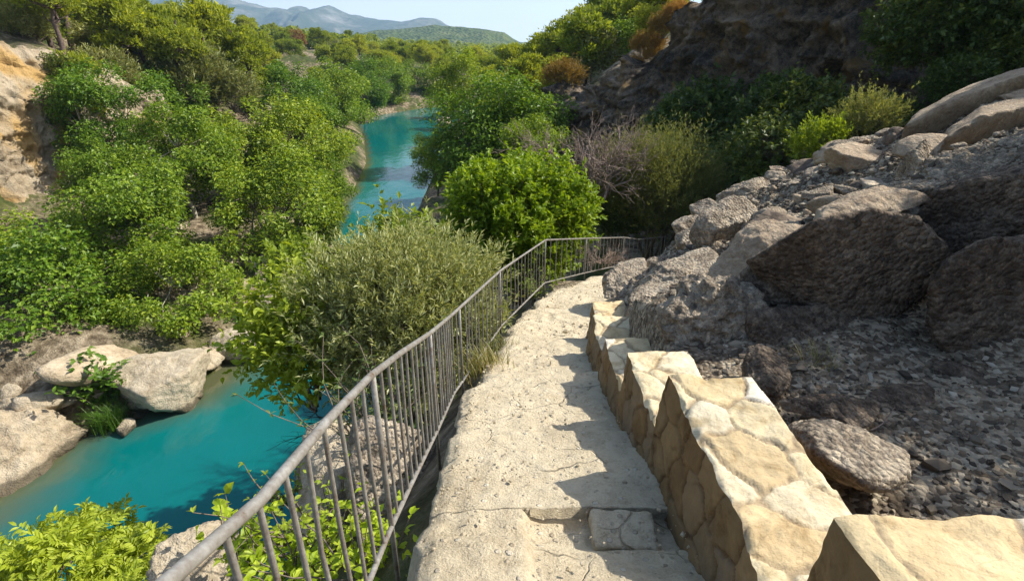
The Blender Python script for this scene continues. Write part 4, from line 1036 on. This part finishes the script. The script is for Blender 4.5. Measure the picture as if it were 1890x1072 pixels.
o = link('dry_grass', grass(704, 90, .3, .3, 'grass_leaf'), loc=[float(q) for q in P(1505, 690, 4.0)]); tag(o, 'tuft of dry brown grass in shade below the wedge boulder', 'grass tuft')
# dead branches and twiggy bush
def twigs(seed, h, n, spread, mat, depth=3, r0=.03, name='branches'):
    r = np.random.default_rng(seed); g = Geo()
    def grow(a, d, L, rr, lv):
        b = a+d*L; q = limb(a, b, r, 5, .10); g.tube(q, np.linspace(rr, rr*.5, 5), 5 if lv > 1 else 3, False)
        if lv:
            for k in range(r.integers(3, 6)):
                j = r.integers(2, 5); grow(q[j], nrm(d+r.normal(size=3)*.55), L*r.uniform(.4, .75), rr*.5, lv-1)
    for k in range(n):
        grow(np.array([r.normal()*.1, r.normal()*.1, -.1])*h, nrm(np.array([r.normal()*spread, r.normal()*spread, 1.0])), h*r.uniform(.35, .6), r0, depth)
    return g.mesh(name, M[mat], True)
c = P(1100, 345, 17.5)
o = link('dead_bush', twigs(801, 2.9, 20, .6, 'dead_wood', 3, .045), loc=[float(q) for q in c]); tag(o, 'leafless brown twiggy bush left of the tall grey green bush', 'bush')
c = P(1085, 360, 19)
o = link('dead_bush', twigs(802, 1.2, 12, .9, 'dead_wood', 3, .02), loc=[float(q) for q in c]); tag(o, 'low bare brown brushwood behind the bright yellow green shrub', 'bush')
c = P(1110, 478, 14.0)
o = link('dead_bush', twigs(803, .8, 12, 1.4, 'dead_wood', 3, .014), loc=[float(q) for q in c]); tag(o, 'pile of dry sticks behind the railing after its corner', 'brushwood')
c = P(640, 720, 8.3)
o = link('dead_branch', twigs(804, 1.25, 4, .5, 'black_wood', 3, .03), loc=[float(q) for q in c]); o.rotation_euler = (rad(12), rad(-103), 0); tag(o, 'blackened dead branch sticking out over the water from the willow-leaved bush', 'branch')
c = P(1610, 790, 3.3)
o = link('dead_branch', twigs(805, .3, 2, .4, 'dead_wood', 2, .006), loc=[float(q) for q in c]); o.rotation_euler = (0, rad(75), .4); tag(o, 'small forked dry twig lying on the shaded gravel', 'branch')
c = P(985, 815, 3.75)
o = link('dead_branch', twigs(806, .42, 1, .2, 'dead_wood', 1, .010), loc=(float(c[0])+.06, float(c[1]), float(ZG(c[1]))+.02)); o.rotation_euler = (0, rad(88), .12); tag(o, 'thin dry stick lying across the path', 'branch')

# ------------------------------------------------------------------ hillside forest
pines = [pine(900+k, 2.6, 3.4, 6.2, 60, 6500, .34, low=-.6) for k in range(4)]
far_b = [broadleaf(920+k, 3.0, 2.6, 3.4, 55, 6000, .30, rcl=.30, low=-.8, mat=['pine_leaf', 'plane_leaf', 'grey_leaf'][k]) for k in range(3)]
rust = broadleaf(930, 2.4, 3.0, 4.0, 40, 3500, .3, mat='rust_leaf')
protoP = [tree('pine_tree', 'yellow green pine in the hillside forest on the left', 'tree', (0, 0, -50), q, 'pines of the hillside forest') for q in pines]
protoB = [tree('forest_tree', 'round broadleaf tree in the hillside forest', 'tree', (0, 0, -50), q, 'broadleaf trees of the hillside forest') for q in far_b]
used = set()
def place(proto, loc, sc, label=None, group=None):
    rz = random.uniform(0, 6.28)
    if id(proto) not in used:
        used.add(id(proto)); proto.location = [float(q) for q in loc]; proto.rotation_euler = (0, 0, rz); proto.scale = (sc, sc, sc)
        if label: proto['label'] = label
        if group: proto['group'] = group
        return proto
    return dup(proto, loc, rz, sc, label, group)
r = np.random.default_rng(77)
pts = []
tries = 0
while len(pts) < 240 and tries < 60000:
    tries += 1
    y = 47+r.uniform(0, 1)**1.45*215
    x = r.uniform(-1.05*y, .05*y)
    d = float(XL(y))-x
    if d < (14 if y < 100 else 5): continue
    if y < 60 and x > -33: continue
    ms = 3.1+.012*y
    if any((x-a)**2+(y-b_)**2 < ms*ms for a, b_ in pts): continue
    pts.append((x, y))
pts.sort(key=lambda q: q[1])
for (x, y) in pts:
    z = float(H(x, y)); dn = r.uniform()
    s_ = r.uniform(.75, 1.15)
    if r.uniform() < .70: place(protoP[r.integers(4)], (x, y, z), s_)
    else: place(protoB[r.integers(3)], (x, y, z), s_*.95)
for px, py, t, s_, lab in [(290, 60, 58, 1.25, 'pine with a bare split brown trunk on the left slope'), (372, 45, 60, 1.5, 'tall thin pine with a long bare brown trunk'), (60, 60, 52, 1.1, 'pine above the tan cliff at the left frame edge')]:
    c = P(px, py, t); q = pine(950+int(px), 2.3, 2.3, 7.0, 38, 5200, .32, low=-.2); tree('pine_tree', lab, 'tree', (c[0], c[1], c[2]-7.0*s_), q, sc=s_)
c = P(548, 62, 165); tree('dead_tree', 'rust brown dying tree on the forested ridge', 'tree', (c[0], c[1], c[2]-5), rust, sc=.9)
# shrubs along the top of the left cliff and slope
sh = bush(411, 1.5, 1.3, 1.2, 520, 12, .24, .45, 'dark_leaf', .5, .7, low=-.7)
sh2 = bush(412, 1.7, 1.2, 1.0, 620, 12, .22, .3, 'grey_leaf', .5, .8, low=-.7)
c = P(108, 135, 42.5); e1 = tree('shrub', 'dark green shrub growing at the edge of the tan left cliff', 'shrub', (c[0], c[1], c[2]-1.0), sh, sc=.8)
c = P(140, 180, 42); dup(e1, (c[0], c[1], c[2]-.8), 2, .6, 'dark shrub hanging below the one at the cliff edge')
c = P(360, 162, 58); e2 = tree('shrub', 'wide grey olive shrub below the brown pine trunks', 'shrub', (c[0], c[1], c[2]-1.2), sh2, sc=2.1)
c = P(430, 178, 60); dup(e2, (c[0], c[1], c[2]-1.2), 1, 1.5, 'smaller grey olive shrub right of the wide one')
for px, py, t, s_ in [(200, 145, 50, 1.2), (250, 150, 54, 1.1), (180, 120, 50, 1.1), (220, 90, 60, 1.3), (60, 100, 47, .9)]:
    c = P(px, py, t); dup(e1 if px % 20 else e2, (c[0], c[1], float(H(c[0], c[1]))-.2), px, s_*1.2, 'olive green shrub on the stony slope below the pines', 'shrubs on the stony slope')
# trees on the right: behind the river and above the cliff
for k, (px, py, t, s_, pr_, lab) in enumerate([
    (905, 130, 95, 1.2, 'b0', 'round tree left of the dark cypress-like pine on the right bank'),
    (945, 110, 78, 1.15, 'p1', 'dark upright pine at the left end of the right hill'),
    (985, 130, 70, 1.1, 'p2', 'yellow green pine right of the dark upright one'),
    (925, 165, 66, .85, 'b0', 'low olive tree on the right bank above the plane tree'),
    (965, 175, 58, .9, 'b1', 'grey green tree beside the cliff end'),
    (1000, 95, 68, 1.15, 'p3', 'pine on the skyline above the cliff end'),
    (1040, 75, 62, 1.2, 'p0', 'full pine on the right skyline'),
    (1035, 135, 52, .8, 'b0', 'pale feathery tree above the left end of the cliff'),
    (1095, 95, 46, 1.0, 'b2', 'dark green round tree standing on the cliff top'),
    (1075, 45, 66, 1.1, 'p1', 'pine behind the dark round tree on the cliff'),
    (1125, 40, 60, 1.2, 'p2', 'yellow pine at the upper skyline right of the sky'),
    (1150, 75, 47, .85, 'b1', 'bright bush on the cliff top below the yellow pine'),
    (1180, 30, 55, 1.1, 'p3', 'pine near the top edge above the orange rock'),
    (1205, 45, 44, .7, 'b0', 'olive grey bush on the cliff edge near the orange rock'),
    (1110, 5, 74, 1.3, 'p0', 'greyish pine cut by the top frame edge next to the sky'),
    (1165, -10, 64, 1.3, 'p1', 'pine cut by the top frame edge on the right hill'),
    (1230, 5, 52, 1.0, 'b2', 'dark bush cut by the top edge above the cliff'),
    (1015, 165, 50, .7, 'b0', 'grey olive bush directly left of the cliff'),
    (870, 145, 110, 1.3, 'b1', 'green tree behind the plane tree at the river bend'),
    (840, 140, 140, 1.5, 'b0', 'olive green tree at the far right shore of the bend'),
    (820, 120, 170, 1.6, 'p2', 'pine behind the far right shore'),
    (880, 105, 150, 1.4, 'p0', 'pine on the valley floor left of the right hill'),
]):
    c = P(px, py, t); proto = (protoP if pr_[0] == 'p' else protoB)[int(pr_[1])]; s_ *= .74; hh = (6.2 if pr_[0] == 'p' else 3.4)*s_
    place(proto, (c[0], c[1], c[2]-hh), s_, lab, 'trees of the right hill')
# more of the right hill filled at random
r = np.random.default_rng(5); q_ = []
while len(q_) < 46:
    y = r.uniform(40, 105); x = r.uniform(-4, .42*y)
    e, tp = cliff_sd(np.array([x]), np.array([y]))
    if y < 60 and e[0] < 3: continue
    if x < float(XR(y))+6: continue
    if any((x-a)**2+(y-b_)**2 < 12 for a, b_ in q_): continue
    z = float(H(x, y))
    if (z+7)/y > np.interp(x/y, [-.05, 0, .04, .1, .14, .2, .22], [.0, .005, .012, .025, .055, .09, 1]): continue
    q_.append((x, y))
    if r.uniform() < .5: place(protoP[r.integers(4)], (x, y, z), r.uniform(.6, .95), 'pine on the wooded right hill above the cliff', 'pines of the right hill')
    else: place(protoB[r.integers(3)], (x, y, z), r.uniform(.6, .95), 'broadleaf tree on the wooded right hill above the cliff', 'broadleaf trees of the right hill')

# far forest that reads as one mass
r = np.random.default_rng(15)
nt_ = 2600
y = 235+r.uniform(0, 1, nt_)**1.7*900; x = r.uniform(-1, .35, nt_)*y*.75
z = H(x, y)
rr = r.uniform(1.6, 3.0, nt_)*(1+y/1200)
k_ = 90
d = rvec(nt_*k_, r).reshape(nt_, k_, 3); d[..., 2] = np.abs(d[..., 2])*1.25-.2
pos = np.stack([x, y, z+rr*.7], 1)[:, None]+d*(rr[:, None]*(.75+.25*r.uniform(size=(nt_, k_))))[..., None]
pos = pos.reshape(-1, 3); n = len(pos)
g = Geo(); L = np.repeat(rr, k_)*.42*np.exp(r.normal(size=n)*.2)
nor = nrm(d.reshape(-1, 3)+r.normal(size=(n, 3))*.5); tip = nrm(np.cross(nor, rvec(n, r)))
g.leaves(pos-tip*L[:, None]*.5, tip, nor, L, L*.8, .1)
kind(link('far_forest', g.mesh('far_forest', M['pine_leaf'])), 'stuff')

# ------------------------------------------------------------------ dark vegetation of the cliff
cs = [bush(420+k, 1.5, 1.3, 1.1, 650, 14, .17, .55, 'dark_leaf', .5, .3, low=-.95, ang=.9) for k in range(3)]
cl = [tree('cliff_shrub', 'dark green shrub hanging on the shaded cliff', 'shrub', (0, 0, -60), q, 'shrubs hanging on the shaded cliff') for q in cs]
CS = [(1300, 250, 27, 1.3), (1345, 225, 26, 1.2), (1375, 285, 24, 1.1),  
      (1700, 30, 16, 1.1), (1760, 10, 15, 1.1), (1830, 50, 15, 1.0), (1860, 110, 14.5, .85),
      (1840, -10, 15, 1.1), (1640, 205, 15, .8), (1780, 135, 14, .8), (1500, 225, 17, .9), (1450, 200, 18, .9), (1230, 225, 29, 1.1), (1330, 300, 25, 1.0), (1410, 315, 21, 1.0), (1440, 290, 16, .9), ]
for k, (px, py, t, s_) in enumerate(CS):
    c = P(px, py, t); q = cl[k % 3]
    place(q, (c[0], c[1], c[2]-1.1*s_), s_*random.uniform(.6, 1.2))
c = P(1512, 275, 12.8); e3 = tree('shrub', 'bright feathery shrub at the crest of the rock slide, lower left of the pair', 'shrub', (c[0], c[1], c[2]-.55), bush(431, .5, .52, .55, 420, 14, .075, .4, 'ash_leaf', .28, .8, low=-.6))
c = P(1600, 230, 12.9); tree('shrub', 'grey green feathery shrub at the crest of the rock slide, upper right of the pair', 'shrub', (c[0], c[1], c[2]-.5), bush(432, .62, .5, .5, 520, 14, .075, .3, 'grey_leaf', .35, 1.0, low=-.6))
gold = bush(433, 1.1, .7, .6, 700, 12, .16, .25, 'gold_leaf', .5, .6, low=-.5)  # dry growth; its gold colour also stands in for the cliff's sunlit edge
for px, py, t, s_, lab in [(1195, 88, 34.3, .8, 'golden dry shrub on the sunlit edge of the cliff'), (1225, 50, 33, .7, 'golden brown growth at the cliff edge near the top of the frame'), (1205, 100, 33.6, .5, 'golden tuft hanging just under the golden dry shrub'), (1252, 22, 32, .6, 'golden tuft at the top of the frame beside the dark cliff'), (1170, 120, 35, .55, 'small dry golden tuft on the cliff step'), (1040, 150, 39.5, 1.1, 'dull golden shrub on the left end of the dark cliff')]:
    c = P(px, py, t); tree('shrub', lab, 'shrub', (c[0], c[1], c[2]-.4), gold, sc=s_)
# trees standing on the slope right of the frame: they shade the gravel behind the wall
for k, (x, y, s_) in enumerate([(7.7, 3.3, .55), (8.1, 4.8, .46), (9.2, 6.2, .46)]):
    z = float(H(x, y)); tree('shade_tree', ['leafy tree on the slope right of the gravel', 'wide leafy tree behind the first slope tree', 'small leafy tree above the dark right boulders'][k], 'tree', (x, y, z), planes[k], sc=s_)

# ------------------------------------------------------------------ haze
m, nt, out = newmat('haze')
pv = N(nt, 'ShaderNodeVolumePrincipled'); pv.inputs['Color'].default_value = (.46, .72, 1.0, 1); pv.inputs['Density'].default_value = .00018; pv.inputs['Anisotropy'].default_value = .2
nt.links.new(pv.outputs[0], out.inputs['Volume'])
x0, x1, y0, y1, z0, z1 = -3700, 3700, -260, 6400, -30, 640
V = np.array([(x, y, z) for x in (x0, x1) for y in (y0, y1) for z in (z0, z1)], float)
F = np.array([(0, 1, 3, 2), (4, 6, 7, 5), (0, 4, 5, 1), (2, 3, 7, 6), (0, 2, 6, 4), (1, 5, 7, 3)])
kind(link('haze', mesh('haze', V, F, m)), 'stuff')

# ------------------------------------------------------------------ light, sky, camera
w = bpy.data.worlds.new('World'); S.world = w; w.use_nodes = True
nt = w.node_tree; bg = nt.nodes['Background']
sky = nt.nodes.new('ShaderNodeTexSky'); sky.sky_type = 'NISHITA'; sky.sun_disc = False
sky.sun_elevation = math.asin(SUN.z); sky.sun_rotation = math.atan2(SUN.x, SUN.y); sky.dust_density = 2.0; sky.air_density = 1.0
tc = nt.nodes.new('ShaderNodeTexCoord'); sx = nt.nodes.new('ShaderNodeSeparateXYZ'); nt.links.new(tc.outputs['Generated'], sx.inputs[0])
veil = ramp(nt, math_(nt, 'ADD', sx.outputs[2], math_(nt, 'MULTIPLY', math_(nt, 'SUBTRACT', noise(nt, tc.outputs['Generated'], 5, 5), .5), .06)), [(0, (.95, .95, .95)), (.12, (.65, .65, .65)), (.28, (0, 0, 0))])
nt.links.new(mix(nt, veil, sky.outputs[0], (8.6, 8.9, 9.1, 1)), bg.inputs[0]); bg.inputs[1].default_value = .12
ld = bpy.data.lights.new('sun', 'SUN'); ld.energy = 5.0; ld.angle = rad(.5); ld.color = (1, .95, .85)
lo = bpy.data.objects.new('sun', ld); COL.objects.link(lo); lo.rotation_euler = SUN.to_track_quat('Z', 'Y').to_euler()
cd = bpy.data.cameras.new('camera'); cam = bpy.data.objects.new('camera', cd); COL.objects.link(cam)
cd.sensor_width = 36; cd.lens = 36*FPX/1890; cd.clip_start = .05; cd.clip_end = 20000
cam.rotation_euler = (math.pi/2-PITCH, 0, 0)
S.camera = cam
S.view_settings.view_transform = 'Standard'; S.view_settings.look = 'None'; S.view_settings.exposure = 0.7; S.view_settings.gamma = 1
S.render.engine = 'CYCLES'
S.cycles.use_denoising = True
S.cycles.max_bounces = 6; S.cycles.diffuse_bounces = 3; S.cycles.glossy_bounces = 2; S.cycles.transmission_bounces = 3; S.cycles.volume_bounces = 0; S.cycles.transparent_max_bounces = 4
S.cycles.caustics_reflective = False; S.cycles.caustics_refractive = False
